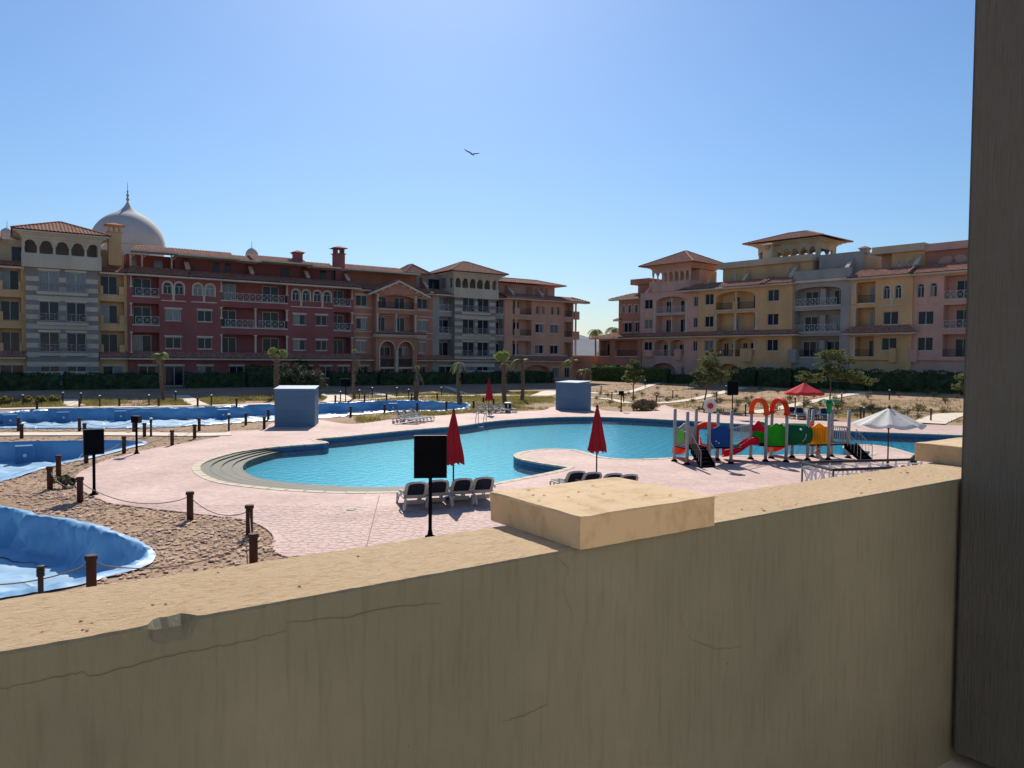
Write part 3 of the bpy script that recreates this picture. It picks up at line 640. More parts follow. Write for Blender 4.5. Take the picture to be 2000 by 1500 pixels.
blk2 = cap_block((1860, 938), (1990, 925), 'tan plaster capping block at the end of the parapet against the dark column', hh * 1.02, .7)[0]
blk2.location = par.matrix_basis @ Vector((PX(1962, 920)[0], -.02, PZ))
# little stones lying on the parapet
for k in range(34):
    x = random.uniform(PX(60, 1230)[0], PX(1850, 930)[0]); y = random.uniform(.03, PT - .02); 
    if PX(1090, 1070)[0] - .12 < x < PX(1395, 1026)[0] + .05: continue
    i = random.randrange(9); o = bpy.data.objects.new('grit', pm[i]); COL.objects.link(o); o.parent = par; o.location = (x, y, PZ + .001); s = random.choice((.003, .004, .004, .007)); o.scale = (s, s, s); o.rotation_euler = (0, 0, random.random() * 6)
# the column at the right: its left edge passes the end of the visible wall
c0_ = ray(1874, 1000); ce = PX(1874, 940)[0] - .02
cp = par.matrix_basis @ Vector((ce, -.30, 0))
# left edge at the pixel column 1880 on the ray, 0.24 m before the parapet's inner face
def on_inner(px, py, yoff):
    d = ray(px, py); nn = Vector((-pd.y, pd.x)); p0 = Vector((par.location.x, par.location.y)) + nn * yoff; k = p0.dot(nn) / Vector((d.x, d.y)).dot(nn); return Vector((d.x * k, d.y * k, 0))
ca = on_inner(1880, 740, -.012)
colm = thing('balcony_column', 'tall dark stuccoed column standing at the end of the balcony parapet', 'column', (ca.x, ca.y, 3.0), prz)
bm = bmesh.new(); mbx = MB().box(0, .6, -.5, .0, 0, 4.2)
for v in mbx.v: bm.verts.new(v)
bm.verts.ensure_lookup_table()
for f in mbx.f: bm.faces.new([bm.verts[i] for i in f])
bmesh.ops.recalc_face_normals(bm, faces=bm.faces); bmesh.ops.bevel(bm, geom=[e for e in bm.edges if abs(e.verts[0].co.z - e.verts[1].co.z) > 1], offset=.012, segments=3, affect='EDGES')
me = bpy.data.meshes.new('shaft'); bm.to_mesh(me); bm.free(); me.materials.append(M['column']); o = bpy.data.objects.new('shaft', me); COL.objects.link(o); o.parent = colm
# balcony floor and the house wall behind the photographer
nb = Vector((-pd.y, pd.x, 0))
def PW(x, y): return par.matrix_basis @ Vector((x, y, 0))
fl = MB().slab([PW(-4, 0), PW(9, 0), PW(9, -4.2), PW(-4, -4.2)], 2.75, 2.95).build('balcony_floor', mat('floor_tile', (.50, .46, .40), .7, .1, 3)); tag(fl, kind='structure', label='balcony floor behind the parapet')
hw = MB().slab([PW(-8, -3.6), PW(14, -3.6), PW(14, -4.0), PW(-8, -4.0)], 0, 8).build('house_wall', mat('house_plaster', (.55, .51, .44), .9)); tag(hw, kind='structure', label='plastered house wall behind the balcony')

# ================================================================== BUILDINGS
def corr(mb, e0, e1, up, hl=0.0, hr=0.0, pitch=.36, amp=.075):      # barrel-tiled slope: eave e0-e1, vector up the slope, hips at the ends
    e0, e1, up = Vector(e0), Vector(e1), Vector(up); L = (e1 - e0).length; d = (e1 - e0) / L; nrm = d.cross(up).normalized()
    if nrm.z < 0: nrm = -nrm
    nc = max(2, int(round(L / pitch))); sm = 5; rows = max(1, int(round(up.length / .5))); S_ = [L * i / (nc * sm) for i in range(nc * sm + 1)]; vs = []; fs = []; n = len(S_)
    for k in range(rows):
        for e in (0, 1):
            for i, s in enumerate(S_):
                qm = 1.0
                if hl > 0: qm = min(qm, s / hl)
                if hr > 0: qm = min(qm, (L - s) / hr)
                q = min(qm, (k + e) / rows); h = amp * abs(math.cos(math.pi * (i % sm) / sm)) if True else 0
                h = amp * (math.cos(2 * math.pi * i / sm) * .5 + .5) + (.035 if e == 0 else 0)
                vs.append(e0 + d * s + up * q + nrm * (h + .01))
    for k in range(rows * 2 - 1):
        for i in range(n - 1): fs.append((k * n + i, k * n + i + 1, (k + 1) * n + i + 1, (k + 1) * n + i))
    k0 = len(vs)                                                     # underside closing the eave
    vs += [e0, e1, e1 + up - d * hr, e0 + up + d * hl]; fs.append((k0, k0 + 1, k0 + 2, k0 + 3))
    for i in range(n - 1): pass
    return mb.add(vs, fs)
def hip_roof(x0, x1, y0, y1, ze, rise, parts, ridge=None):          # parts(name, mb, mat, parent)
    w, dp = x1 - x0, y1 - y0; a = min(w, dp) / 2; xm, ym = (x0 + x1) / 2, (y0 + y1) / 2; mb = MB(); up = rise
    corr(mb, (x0, y0, ze), (x1, y0, ze), (0, a, up), a, a); corr(mb, (x1, y1, ze), (x0, y1, ze), (0, -a, up), a, a)
    corr(mb, (x0, y1, ze), (x0, y0, ze), (a, 0, up), a, a); corr(mb, (x1, y0, ze), (x1, y1, ze), (-a, 0, up), a, a)
    r = parts('roof', mb, 'tile'); hp = MB(); t0 = (x0 + a, y0 + a, ze + up + .06); t1_ = (x1 - a, y1 - a, ze + up + .06)
    for c, t in (((x0, y0), t0), ((x1, y0), (x1 - a, y0 + a, ze + up + .06)), ((x1, y1), t1_), ((x0, y1), (x0 + a, y1 - a, ze + up + .06))): hp.tube([(c[0], c[1], ze + .08), t], .12, 6)
    hp.tube([t0, t1_], .13, 6); parts('ridge_tiles', hp, 'tile', r); return r
class House:
    def __init__(s, label, fac, pa, pb, base, top, off, depth, m, group, cat='building', name='apartment_house', ua=None, ub=None):
        s.fac, s.off, s.base, s.top, s.m, s.depth = fac, off, base, top, m, depth
        s.u0 = fac.u(pa, off) if ua is None else ua; s.u1 = fac.u(pb, off) if ub is None else ub; s.w = s.u1 - s.u0
        s.e = thing(name, label, cat, fac.p(s.u0, off, base), math.atan2(fac.t.y, fac.t.x), group); s.op = []
    def X(s, px): return s.fac.u(px, s.off) - s.u0
    def part(s, name, mb, m, parent=None, sm=False):
        if not getattr(mb, 'done', 0): mb.move(dz=-s.base); mb.done = 1
        return mb.build(name, m, parent or s.e, sm)
    def hole(s, x0, x1, z0, z1, d, rise=0): s.op.append((max(x0, .02), min(x1, s.w - .02), z0, z1, d, rise))
    def window(s, x0, x1, z0, z1, y=.14, rise=0, panes=2, lintel=True, glass=None, name='window', sill=True, trim=None):
        f = MB(); t = .07; g = glass or random.choice(('glass',) * 6 + ('curtain',))
        if rise:
            zs = z1 - rise; f.ring(x0 + t, x1 - t, zs, z1 - t, t, y, y + .06, 10); f.box(x0, x0 + t, y, y + .06, z0, zs); f.box(x1 - t, x1, y, y + .06, z0, zs); f.box(x0 + t, x1 - t, y, y + .06, z0, z0 + t); f.box(x0 + t, x1 - t, y, y + .06, zs - .03, zs + .03)
        else:
            f.box(x0, x1, y, y + .06, z1 - t, z1); f.box(x0, x1, y, y + .06, z0, z0 + t); f.box(x0, x0 + t, y, y + .06, z0 + t, z1 - t); f.box(x1 - t, x1, y, y + .06, z0 + t, z1 - t)
        zt = z1 - rise if rise else z1 - t
        for k in range(1, panes):
            x = x0 + (x1 - x0) * k / panes; f.box(x - .035, x + .035, y - .003, y + .06, z0 + t, zt)
        w = s.part(name, f, 'frame')
        for k in range(panes):
            a = x0 + (x1 - x0) * k / panes + .035; b = x0 + (x1 - x0) * (k + 1) / panes - .035; gg = g if random.random() < .88 else random.choice(('glass', 'curtain'))
            s.part('pane', MB().box(a, b, y + .03, y + .05, z0 + .05, zt), gg, w)
        if rise:
            zs = z1 - rise; xm = (x0 + x1) / 2; n = 10; pl = [(xm - (x1 - x0) / 2 * .95 * math.cos(math.pi * i / n), zs + rise * .95 * math.sin(math.pi * i / n)) for i in range(n + 1)]
            s.part('fanlight', MB().prism(pl, y + .03, y + .05), g, w)
        if trim: 
            tb = MB().ring(x0, x1, z1 - rise, z1, .16, -.07, .02, 10); tb.box(x0 - .16, x0, -.07, .02, z0 - .05, z1 - rise); tb.box(x1, x1 + .16, -.07, .02, z0 - .05, z1 - rise); s.part('surround', tb, trim, w)
        elif lintel: s.part('lintel', MB().box(x0 - .12, x1 + .12, -.08, .02, z1 + .002, z1 + .22), 'cream', w)
        if sill and not rise: s.part('sill', MB().box(x0 - .08, x1 + .08, -.07, .1, z0 - .10, z0 - .002), 'cream', w)
        return w
    def win(s, pa, pb, z0, z1, rise=0, **k):
        x0, x1 = s.X(pa), s.X(pb); s.hole(x0, x1, z0, z1, .2, rise); return s.window(x0, x1, z0, z1, rise=rise, **k)
    def pair(s, pl, z0, z1, trim='cream', small=False):                # arched windows side by side over a cream sill band
        for pa, pb in pl:
            x0, x1 = s.X(pa), s.X(pb); r = (x1 - x0) / 2; s.hole(x0, x1, z0, z1, .2, r); s.window(x0, x1, z0, z1, rise=r, trim=trim, panes=2)
        a, b = s.X(pl[0][0]) - .25, s.X(pl[-1][1]) + .25
        if not small:
            s.part('sill_band', MB().box(a, b, -.08, .02, z0 - .85, z0 - .72), trim)
            xm = (s.X(pl[0][1]) + s.X(pl[1][0])) / 2; s.part('mullion_post', MB().box(xm - .13, xm + .13, -.09, .02, z0 - .72, z0 + .05), trim)
    def rail(s, x0, x1, z, style='white', y=.06, h=.95):
        mb = MB(); mb.box(x0, x1, y - .02, y + .02, z + h - .045, z + h); mb.box(x0, x1, y - .015, y + .015, z + .1, z + .135)
        if style in ('white', 'railing'):
            n = max(1, int(round((x1 - x0) / .75)))
            for k in range(n + 1):
                x = x0 + (x1 - x0) * k / n; mb.box(x - .02, x + .02, y - .02, y + .02, z, z + h)
                if k < n:
                    b = x0 + (x1 - x0) * (k + 1) / n; mb.tube([(x, y, z + .15), (b, y, z + h - .06)], .015, 4); mb.tube([(x, y, z + h - .06), (b, y, z + .15)], .015, 4); xm = (x + b) / 2; q = (b - x) * .24
                    for c, d in (((xm - q, z + .5), (xm, z + .5 + q)), ((xm, z + .5 + q), (xm + q, z + .5)), ((xm + q, z + .5), (xm, z + .5 - q)), ((xm, z + .5 - q), (xm - q, z + .5))): mb.tube([(c[0], y, c[1]), (d[0], y, d[1])], .012, 4)
            s.part('railing', mb, 'railwhite' if style == 'white' else style)
        else:
            n = max(2, int((x1 - x0) / .14))
            for k in range(n + 1): x = x0 + (x1 - x0) * k / n; mb.box(x - .012, x + .012, y - .012, y + .012, z + .1, z + h)
            s.part('railing', mb, 'darkmetal')
    def column(s, px, z0, z1, y=-.02, r=.13, m='cream', x=None):
        x = s.X(px) if x is None else x; s.part('column', MB().lathe([(0, 0), (r * 1.7, 0), (r * 1.7, .12), (r * 1.2, .2), (r * 1.05, .25), (r * .92, z1 - z0 - .3), (r * 1.2, z1 - z0 - .2), (r * 1.7, z1 - z0 - .12), (r * 1.7, z1 - z0), (0, z1 - z0)], 10, (x, y + .12, z0)), m)
    def loggia(s, pa, pb, z0, z1, d=1.5, rise=0, doors=(), rail='white', rpx=None, cols=(), dz=2.2, para=None, trim=False):
        x0, x1 = s.X(pa), s.X(pb); s.hole(x0, x1, z0, z1, d, rise)
        for a, b in doors: s.window(max(s.X(a), x0 + .05), min(s.X(b), x1 - .05), z0 + .06, min(z0 + dz, z1 - .2), y=d - .08, lintel=False, name='balcony_door', sill=False)
        if rail:
            for a, b in (rpx or [(pa, pb)]): s.rail(max(s.X(a), x0 + .02), min(s.X(b), x1 - .02), z0, rail)
            s.part('slab_edge', MB().box(x0 - .05, x1 + .05, -.08, .04, z0 - .16, z0 - .01), 'cream')
        if para:                                          # solid balcony fronts left and right of a gap
            for a, b in para: s.part('balcony_front', MB().box(s.X(a), s.X(b), -.10, .12, z0 - .05, z0 + .95), s.m)
        for c in cols: s.column(c, z0 + (.95 if rail else 0), z1 - .02)
        if rise and trim: s.part('arch_surround', MB().ring(x0, x1, z1 - rise, z1, .16, -.06, .02, 14), 'cream')
    def strip(s, name, pa, pb, z0, z1, y0, y1, m, x0=None, x1=None):
        a = s.X(pa) if x0 is None else x0; b = s.X(pb) if x1 is None else x1; return s.part(name, MB().box(a, b, y0, y1, z0, z1), m)
    def canopy(s, pa, pb, ze, zt, over, y1, hl=0, hr=0, name='tiled_canopy', x0=None, x1=None):
        a = s.X(pa) if x0 is None else x0; b = s.X(pb) if x1 is None else x1; mb = MB(); corr(mb, (a, -over, ze), (b, -over, ze), (0, over + y1, zt - ze), hl, hr)
        c = s.part(name, mb, 'tile'); s.part('fascia', MB().box(a + .05, b - .05, -over + .08, min(.02, y1), ze - .22, ze - .02), 'cream', c); return c
    def finish(s, m=None):
        m = m or s.m; mb = MB(); xs_ = sorted({0.0, s.w, *[o[0] for o in s.op], *[o[1] for o in s.op]}); zs_ = sorted({s.base - .3, s.top, *[o[2] for o in s.op], *[o[3] for o in s.op]})
        for i in range(len(xs_) - 1):
            for j in range(len(zs_) - 1):
                cx, cz = (xs_[i] + xs_[i + 1]) / 2, (zs_[j] + zs_[j + 1]) / 2
                if xs_[i + 1] - xs_[i] < 1e-5 or any(o[0] < cx < o[1] and o[2] < cz < o[3] for o in s.op): continue
                mb.quad((xs_[i], 0, zs_[j]), (xs_[i + 1], 0, zs_[j]), (xs_[i + 1], 0, zs_[j + 1]), (xs_[i], 0, zs_[j + 1]))
        for x0, x1, z0, z1, d, rise in s.op:
            zs = z1 - rise; mb.quad((x0, 0, z0), (x0, d, z0), (x0, d, zs), (x0, 0, zs)); mb.quad((x1, 0, z0), (x1, 0, zs), (x1, d, zs), (x1, d, z0)); mb.quad((x0, 0, z0), (x1, 0, z0), (x1, d, z0), (x0, d, z0))
            if rise:
                n = 14; xm, a = (x0 + x1) / 2, (x1 - x0) / 2; A = [(xm - a * math.cos(math.pi * i / n), zs + rise * math.sin(math.pi * i / n)) for i in range(n + 1)]
                for i in range(n):
                    p, q = A[i], A[i + 1]; mb.quad((p[0], 0, p[1]), (q[0], 0, q[1]), (q[0], 0, z1), (p[0], 0, z1)); mb.quad((p[0], 0, p[1]), (p[0], d, p[1]), (q[0], d, q[1]), (q[0], 0, q[1]))
            else: mb.quad((x0, 0, z1), (x1, 0, z1), (x1, d, z1), (x0, d, z1))
            mb.quad((x0, d, z0), (x1, d, z0), (x1, d, z1), (x0, d, z1))
        D = s.depth; b, t = s.base - .3, s.top
        mb.quad((0, 0, b), (0, 0, t), (0, D, t), (0, D, b)); mb.quad((s.w, 0, b), (s.w, D, b), (s.w, D, t), (s.w, 0, t)); mb.quad((0, D, b), (0, D, t), (s.w, D, t), (s.w, D, b)); mb.quad((0, 0, t), (s.w, 0, t), (s.w, D, t), (0, D, t))
        return s.part('wall', mb, m)
def fin(h, px, z0, z1, y0, y1):                            # sloping party wall between attic terraces with a pale capping
    x = h.X(px); mb = MB(); vs = [(y0, z0 - .6), (y1, z0 - .6), (y1, z1), (y0 + .4, z0)]
    mb.add([(x - .22, y, z) for y, z in vs] + [(x + .22, y, z) for y, z in vs], [(0, 1, 2, 3), (7, 6, 5, 4), (0, 3, 7, 4), (3, 2, 6, 7), (2, 1, 5, 6)]); f = h.part('party_wall', mb, h.m)
    e0, e1 = Vector((x, y0 + .35, z0 + .05)), Vector((x, y1, z1 + .06)); mm = (e0 * .45 + e1 * .55)
    h.part('capping', MB().add([(x - .27, e0.y, e0.z), (x + .27, e0.y, e0.z), (x + .27, mm.y, mm.z), (x - .27, mm.y, mm.z), (x - .27, e0.y, e0.z - .1), (x + .27, e0.y, e0.z - .1)], [(0, 1, 2, 3), (4, 5, 1, 0)]), 'cream', f)
def chimney(h, px, z0, z1, y, w, lantern=True):
    x = h.X(px); mb = MB().box(x - w / 2, x + w / 2, y - w / 2, y + w / 2, z0, z1 - (1.15 if lantern else .5)); c = h.part('chimney', mb, h.m)
    zb = z1 - (1.15 if lantern else .5); q = MB().box(x - w * .62, x + w * .62, y - w * .62, y + w * .62, zb, zb + .1)
    for a in (-1, 0, 1):
        for b in (-1, 0, 1):
            if a or b: q.box(x + a * w * .4 - .08, x + a * w * .4 + .08, y + b * w * .4 - .08, y + b * w * .4 + .08, zb + .1, z1 - .4)
    q.box(x - w * .6, x + w * .6, y - w * .6, y + w * .6, z1 - .42, z1 - .32); h.part('lantern', q, h.m, c)
    r = MB().add([(x - w * .8, y - w * .8, z1 - .32), (x + w * .8, y - w * .8, z1 - .32), (x + w * .8, y + w * .8, z1 - .32), (x - w * .8, y + w * .8, z1 - .32), (x, y, z1 + .05)], [(0, 1, 4), (1, 2, 4), (2, 3, 4), (3, 0, 4), (3, 2, 1, 0)]); h.part('cap_roof', r, 'tile', c)
def arcade(h, x0, x1, y, zp, za, zc, n, m='cream', depth=.3, side=None):        # row of arches: springing on columns between zp and za, wall to zc
    mb = MB(); w = (x1 - x0) / n; r = w * .34
    for k in range(n):
        a, b = x0 + w * k, x0 + w * (k + 1); xm = (a + b) / 2; zs = za - r; nn = 10
        pts = [(xm - r * math.cos(math.pi * i / nn), zs + r * math.sin(math.pi * i / nn)) for i in range(nn + 1)]
        for i in range(nn): mb.prism([pts[i], pts[i + 1], (pts[i + 1][0], zc), (pts[i][0], zc)], y, y + depth)
        mb.box(a, xm - r, y, y + depth, zs, zc); mb.box(xm + r, b, y, y + depth, zs, zc)
    ar = h.part('arcade', mb, m)
    for k in range(n):
        xm = x0 + w * (k + .5); h.part('archivolt', MB().ring(xm - r, xm + r, za - r, za, .1, y - .05, y + .01, 10), 'cream', ar)
    for k in range(n + 1):
        x = min(max(x0 + w * k, x0 + .14), x1 - .14); h.part('column', MB().lathe([(0, 0), (.2, 0), (.2, .1), (.13, .16), (.12, za - r - zp - .22), (.2, za - r - zp - .1), (.2, za - r - zp), (0, za - r - zp)], 8, (x, y + depth / 2, zp)), 'cream')
def cornice(h, x0, x1, y0, y1, z0, z1, over, m='cream'):
    mb = MB(); n = 4
    for k in range(n):
        o = over * (k / (n - 1)) ** 1.5; mb.box(x0 - o, x1 + o, y0 - o, y1 + o, z0 + (z1 - z0) * k / n, z0 + (z1 - z0) * (k + 1) / n)
    h.part('cornice', mb, m)
GL, GR = 'houses of the left row', 'houses of the right row'
LB = .72; LE = 14.0; f1, f2, f3 = 4.75, 8.15, 11.5

def striped_tower(h, zt, n_wins, cols_px):
    pass
# ---------------- left row
def tower(h, pa, pb, zp0, zp1, za, zc, ze, zap, narch, bands=True, wincols=(), base=LB, roofover=1.5):
    W_ = h.w
    if bands:                                              # horizontal beige bands on the grey wall
        z = base + .35; k = 0; cuts = sorted([(h.X(a) - .02, h.X(b) + .02) for a, b in wincols])
        while z < zp0 - .5:
            lo, hi = z, z + .52
            blocks = any(lo < zf + 2.25 and hi > zf - .05 for zf in (f1, f2, f3)); x = 0.0
            segs = []
            if blocks:
                for a, b in cuts: segs.append((x, a)); x = b
                segs.append((x, W_))
            else: segs = [(0, W_)]
            for a, b in segs:
                if b - a > .1: h.part('band', MB().box(a, b, -.025, .01, lo, hi), 'beige')
            z += 1.04
    for zf in (f1, f2, f3):
        for a, b in wincols:
            x0, x1 = h.X(a), h.X(b); h.hole(x0, x1, zf, zf + 2.2, .25); h.window(x0, x1, zf + .02, zf + 2.2, y=.16, lintel=True, sill=False, name='balcony_door')
        a, b = h.X(wincols[0][0]) - .15, h.X(wincols[-1][1]) + .15; h.rail(a, b, zf - .02, 'railing', y=-.12, h=.9); h.part('slab_edge', MB().box(a - .1, b + .1, -.2, .02, zf - .42, zf - .06), 'beige')
    x0, x1 = h.X(wincols[0][0]), h.X(wincols[-1][1]); mb = MB().ring(x0 - .1, x1 + .1, f3 + 2.48, f3 + 2.85, .12, -.12, .02, 12); h.part('brow', mb, 'cream')
    for a, b in wincols: h.win(a, b, base + .3, base + 2.6)
    h.part('loggia_front', MB().box(-.35, W_ + .35, -.4, 3.5, zp0, zp1), 'beige')
    h.part('loggia_back', MB().box(-.2, W_ + .2, 2.2, 6.5, zp1, zc), 'glass' if False else 'stripe')
    arcade(h, -.3, W_ + .3, -.35, zp1, za, zc, narch, 'beige')
    for sx in (-.3, W_ + .05):                             # side returns of the loggia
        h.part('side_return', MB().box(sx, sx + .25, -.04, .25, zp1, zc).box(sx, sx + .25, 1.3, 2.2, zp1, zc).box(sx, sx + .25, .25, 1.3, za, zc), 'beige')
    cornice(h, -.4, W_ + .4, -.45, 6.6, zc, ze - .25, .7)
    hip_roof(-roofover, W_ + roofover, -roofover, 7.0 + roofover * .5, ze - .2, zap - ze, lambda n, mb, m, p=None: h.part(n, mb, m, p))
h = House('sand-yellow apartment house end beside the striped tower, with arched balcony recesses', FL, -90, 51, LB, LE, 0, 12, 'yellow', GL)
for zf in (f1, f2, f3):
    h.loggia(-75, -12, zf, zf + 2.55, 1.2, .35 if zf == f3 else 0, [(-70, -25)], None, para=[(-75, -58), (-30, -12)]); h.loggia(-4, 42, zf, zf + 2.55, 1.2, .4 if zf == f3 else 0, [(1, 39)], None, para=[(-4, 6), (37, 42)])
h.win(-2, 46, LB + .4, LB + 2.6); h.canopy(-90, 50, 4.2, 4.85, 1.0, .02); h.canopy(-90, 50, LE, 14.7, .8, 1.2); h.strip('attic_wall', -90, 49, LE, 17.2, 2.2, 9, 'sand'); h.strip('attic_window', 25, 46, 14.9, 16.4, 2.1, 2.25, 'glass')
h.canopy(-90, 8, 17.2, 18.2, -1.4, 4.6, name='upper_roof'); h.finish()
h = House('grey and beige striped tower with five arches under a hipped roof', FL, 51, 192, LB, 14.0, .8, 12, 'stripe', GL)
tower(h, 51, 192, 14.0, 15.5, 16.95, 17.15, 18.1, 19.75, 5, True, [(77, 116), (130, 168)], roofover=1.25); h.finish()
h = House('narrow yellow house strip with arched balconies between the striped tower and the maroon house', FL, 192, 250, LB, LE, 0, 12, 'yellow', GL)
for zf in (f1, f2, f3): h.loggia(196, 243, zf, zf + 2.55, 1.2, .4 if zf == f3 else 0, [(198, 232)], None, para=[(196, 202), (233, 243)])
h.win(200, 240, LB + .4, LB + 2.5); h.canopy(192, 252, 4.2, 4.85, 1.0, .02); h.canopy(192, 252, LE, 14.7, .8, 1.2); h.strip('attic_wall', 193, 248, LE, 16.9, 2.4, 9, 'sand'); chimney(h, 228, 15.0, 20.0, 1.6, 1.35); h.finish()
h = House('long maroon apartment house with white-railed balconies and paired arched windows', FL, 250, 690, LB, LE, .4, 12, 'maroon', GL)
for zf in (f1, f2, f3):
    r = 'white' if zf > f1 else None
    h.loggia(259, 311, zf, zf + 2.45, 1.5, 0, [(263, 299)], r, [(265, 311)], dz=2.15)
    h.column(256.5, zf + .95 if r else zf, zf + 2.5)
    h.loggia(432, 561, zf, zf + 2.45, 1.6, 0, [(436, 467), (519, 551)], r, [(440, 556)] if zf == f3 else [(440, 495), (506, 556)], dz=2.15)
    for c in (432.5, 561) if zf == f3 else (432.5, 499.5, 561): h.column(c, zf + (.95 if r and c != 499.5 else 0), zf + 2.45)
    h.loggia(652, 685, zf, zf + 2.45, 1.5, 0, [(654, 678)], r, [(652, 685)], dz=2.15); h.column(688, zf + (.95 if r else 0), zf + 2.5)
    if zf < f3:
        z0 = 8.7 if zf == f2 else 5.35
        for a, b in ((323, 354), (386, 414), (573, 597), (617, 639)): h.win(a, b, z0, z0 + 1.35)
for pr in ([(319, 336), (342, 359)], [(378, 395), (402, 419)], [(571, 585), (591, 605)], [(613, 627), (632, 646)]): h.pair(pr, 11.85, 13.3)
for a, b in ((270, 305), (385, 415), (448, 476), (530, 550), (585, 610), (625, 648), (660, 682)): h.win(a, b, LB + .9, LB + 2.5)
h.win(322, 358, LB + .1, LB + 2.5)
h.canopy(248, 702, 4.2, 4.9, 1.1, .02, hl=.8); h.strip('canopy_wall', 250, 690, 4.85, 4.98, -.03, .02, 'maroon')
h.canopy(247, 368, LE, 15.05, .9, 1.6, hl=.6, name='eave_roof'); h.canopy(366, 700, LE - .02, 15.0, 1.2, 1.6, hl=.8, name='eave_roof')
h.strip('attic_wall', 352, 690, LE, 16.95, 3, 10, 'maroon'); h.strip('attic_back', 258, 352, LE, 16.9, 5, 10, 'maroon')
for a in (262, 285, 344): h.part('pergola_post', MB().box(h.X(a) - .09, h.X(a) + .09, 2.6, 2.78, 14.6, 16.9).tube([(h.X(a), 2.7, 16.2), (h.X(a) + .8, 2.7, 16.9)], .06, 5), 'cream')
for a, b in ((268, 280), (315, 332)): h.part('attic_window', MB().box(h.X(a), h.X(b), 4.9, 5.02, 14.9, 16.5), 'curtain')
for a, b in ((428, 440), (452, 462), (562, 578), (640, 652), (664, 676)): h.part('attic_window', MB().box(h.X(a), h.X(b), 2.9, 3.02, 15.1, 16.4), 'glass')
h.canopy(258, 352, 16.95, 18.05, -1.9, 5.2, hl=1, name='upper_roof'); h.canopy(348, 470, 16.85, 18.1, -2.2, 5.4, name='upper_roof'); h.canopy(466, 512, 16.75, 17.8, -2.4, 5.2, name='upper_roof'); h.canopy(505, 615, 16.9, 18.05, -2.2, 5.4, name='upper_roof'); h.canopy(611, 668, 16.7, 17.7, -2.4, 5.2, name='upper_roof')
for p in (371, 497, 607, 686): fin(h, p, 15.15, 16.75, .6, 3.0)
chimney(h, 603, 17.2, 19.1, 4.6, 1.1, False); chimney(h, 678, 15.2, 20.0, 3.2, 1.35); h.finish()
h = House('terracotta entrance house with a cream-edged gable over tall double arches', FL, 690, 845, LB, LE, 0, 12, 'terracotta', GL)
for a, b, z0, z1 in ((695, 717, 11.6, 13.1), (696, 716, 8.4, 9.9), (696, 714, 5.2, 6.7), (815, 835, 11.6, 13.1), (814, 835, 8.4, 9.9), (818, 830, 5.2, 6.7), (700, 720, LB + .5, LB + 2.5), (818, 832, LB + .5, LB + 2.5)): h.win(a, b, z0, z1)
for z in (11.3, 10.4, 8.0, 7.2): h.strip('string_course', 690, 845, z, z + .13, -.06, .02, 'cream')
h.canopy(688, 845, 4.2, 4.85, 1.0, .02); h.canopy(688, 845, LE - .1, 14.7, .8, 1.6); h.strip('attic_wall', 690, 830, LE, 16.7, 3, 10, 'terracotta'); h.canopy(678, 822, 16.75, 17.95, -2.2, 5.6, hr=1.2, name='upper_roof'); fin(h, 840, 15.0, 16.6, .6, 3.0)
h.finish()
g = House('projecting terracotta entrance bay with a low gable, balcony and two tall arches', FL, 734, 815, LB, 13.4, 1.3, 1.3, 'terracotta', GL, name='entrance_bay')
g.loggia(739, 809, 11.35, 13.25, 1.25, .5, [(741, 761), (776, 797)], 'dark', cols=[], dz=1.8); 
for c in (737.5, 811.5): g.column(c, 12.3, 13.3, y=-.2)
g.loggia(739, 809, 8.1, 10.6, 1.25, 0, [(741, 759), (777, 798)], None, dz=2.1)
for c in (737.5, 774, 811.5): g.column(c, 8.1, 10.6, y=-.12)
for a, b in ((742.5, 771), (778, 806.5)):
    x0, x1 = g.X(a), g.X(b); g.hole(x0, x1, LB, 6.75, 1.25, (x1 - x0) / 2); g.part('arch_surround', MB().ring(x0, x1, 6.75 - (x1 - x0) / 2, 6.75, .16, -.06, .02, 14).box(x0 - .16, x0, -.06, .02, LB, 6.75 - (x1 - x0) / 2) , 'cream')
    g.window(x0 + .2, x1 - .2, LB + .1, LB + 2.2, y=1.1, lintel=True, name='entrance_door', sill=False); g.window(x0 + .2, x1 - .2, 4.2, 6.0, y=1.1, lintel=False, name='balcony_door', sill=False); g.part('gallery_front', MB().box(x0, x1, .3, .45, 3.4, 4.3), 'darkmetal')
g.column(774.5, LB, 5.4, y=-.1)
mb = MB(); 
for k in range(4): mb.box(g.X(728) + .1 * k * 0, g.X(830), -.35 - .12 * k, .02, 7.3 + .1 * k, 7.4 + .1 * k)
g.part('porch_cornice', mb, 'cream'); g.canopy(728, 829, 7.72, 8.05, .75, .02)
xa, xm, xb = g.X(718), g.X(777), g.X(838); za, zm = 13.3, 15.35
g.part('gable_wall', MB().prism([(xa + .6, za), (xb - .6, za), (xm, zm - .25)], 0, 1.4), 'terracotta')
mb = MB(); 
for a, b in ((xa, xm), (xb, xm)): mb.add([(a, -.55, za), (a, -.55, za - .28), (b, -.55, zm - .28), (b, -.55, zm), (a, 0.02, za), (a, 0.02, za - .28), (b, 0.02, zm - .28), (b, 0.02, zm)], [(0, 1, 2, 3), (4, 7, 6, 5), (1, 5, 6, 2), (0, 3, 7, 4), (0, 4, 5, 1)])
gv = g.part('verge', mb, 'cream')
for k in range(1, 9):
    if k != 4.5: x = xa + (xb - xa) * k / 9; z = za + (zm - za) * (1 - abs(x - xm) / (xb - xm if x > xm else xm - xa)) - .28; g.part('bracket', MB().box(x - .09, x + .09, -.4, 0, z - .22, z - .01), 'cream')
mb = MB(); corr(mb, (xa, 3.2, za + .02), (xa, -.55, za + .02), (xm - xa, 0, zm - za)); corr(mb, (xb, -.55, za + .02), (xb, 3.2, za + .02), (xm - xb, 0, zm - za)); g.part('roof', mb, 'tile'); g.finish()
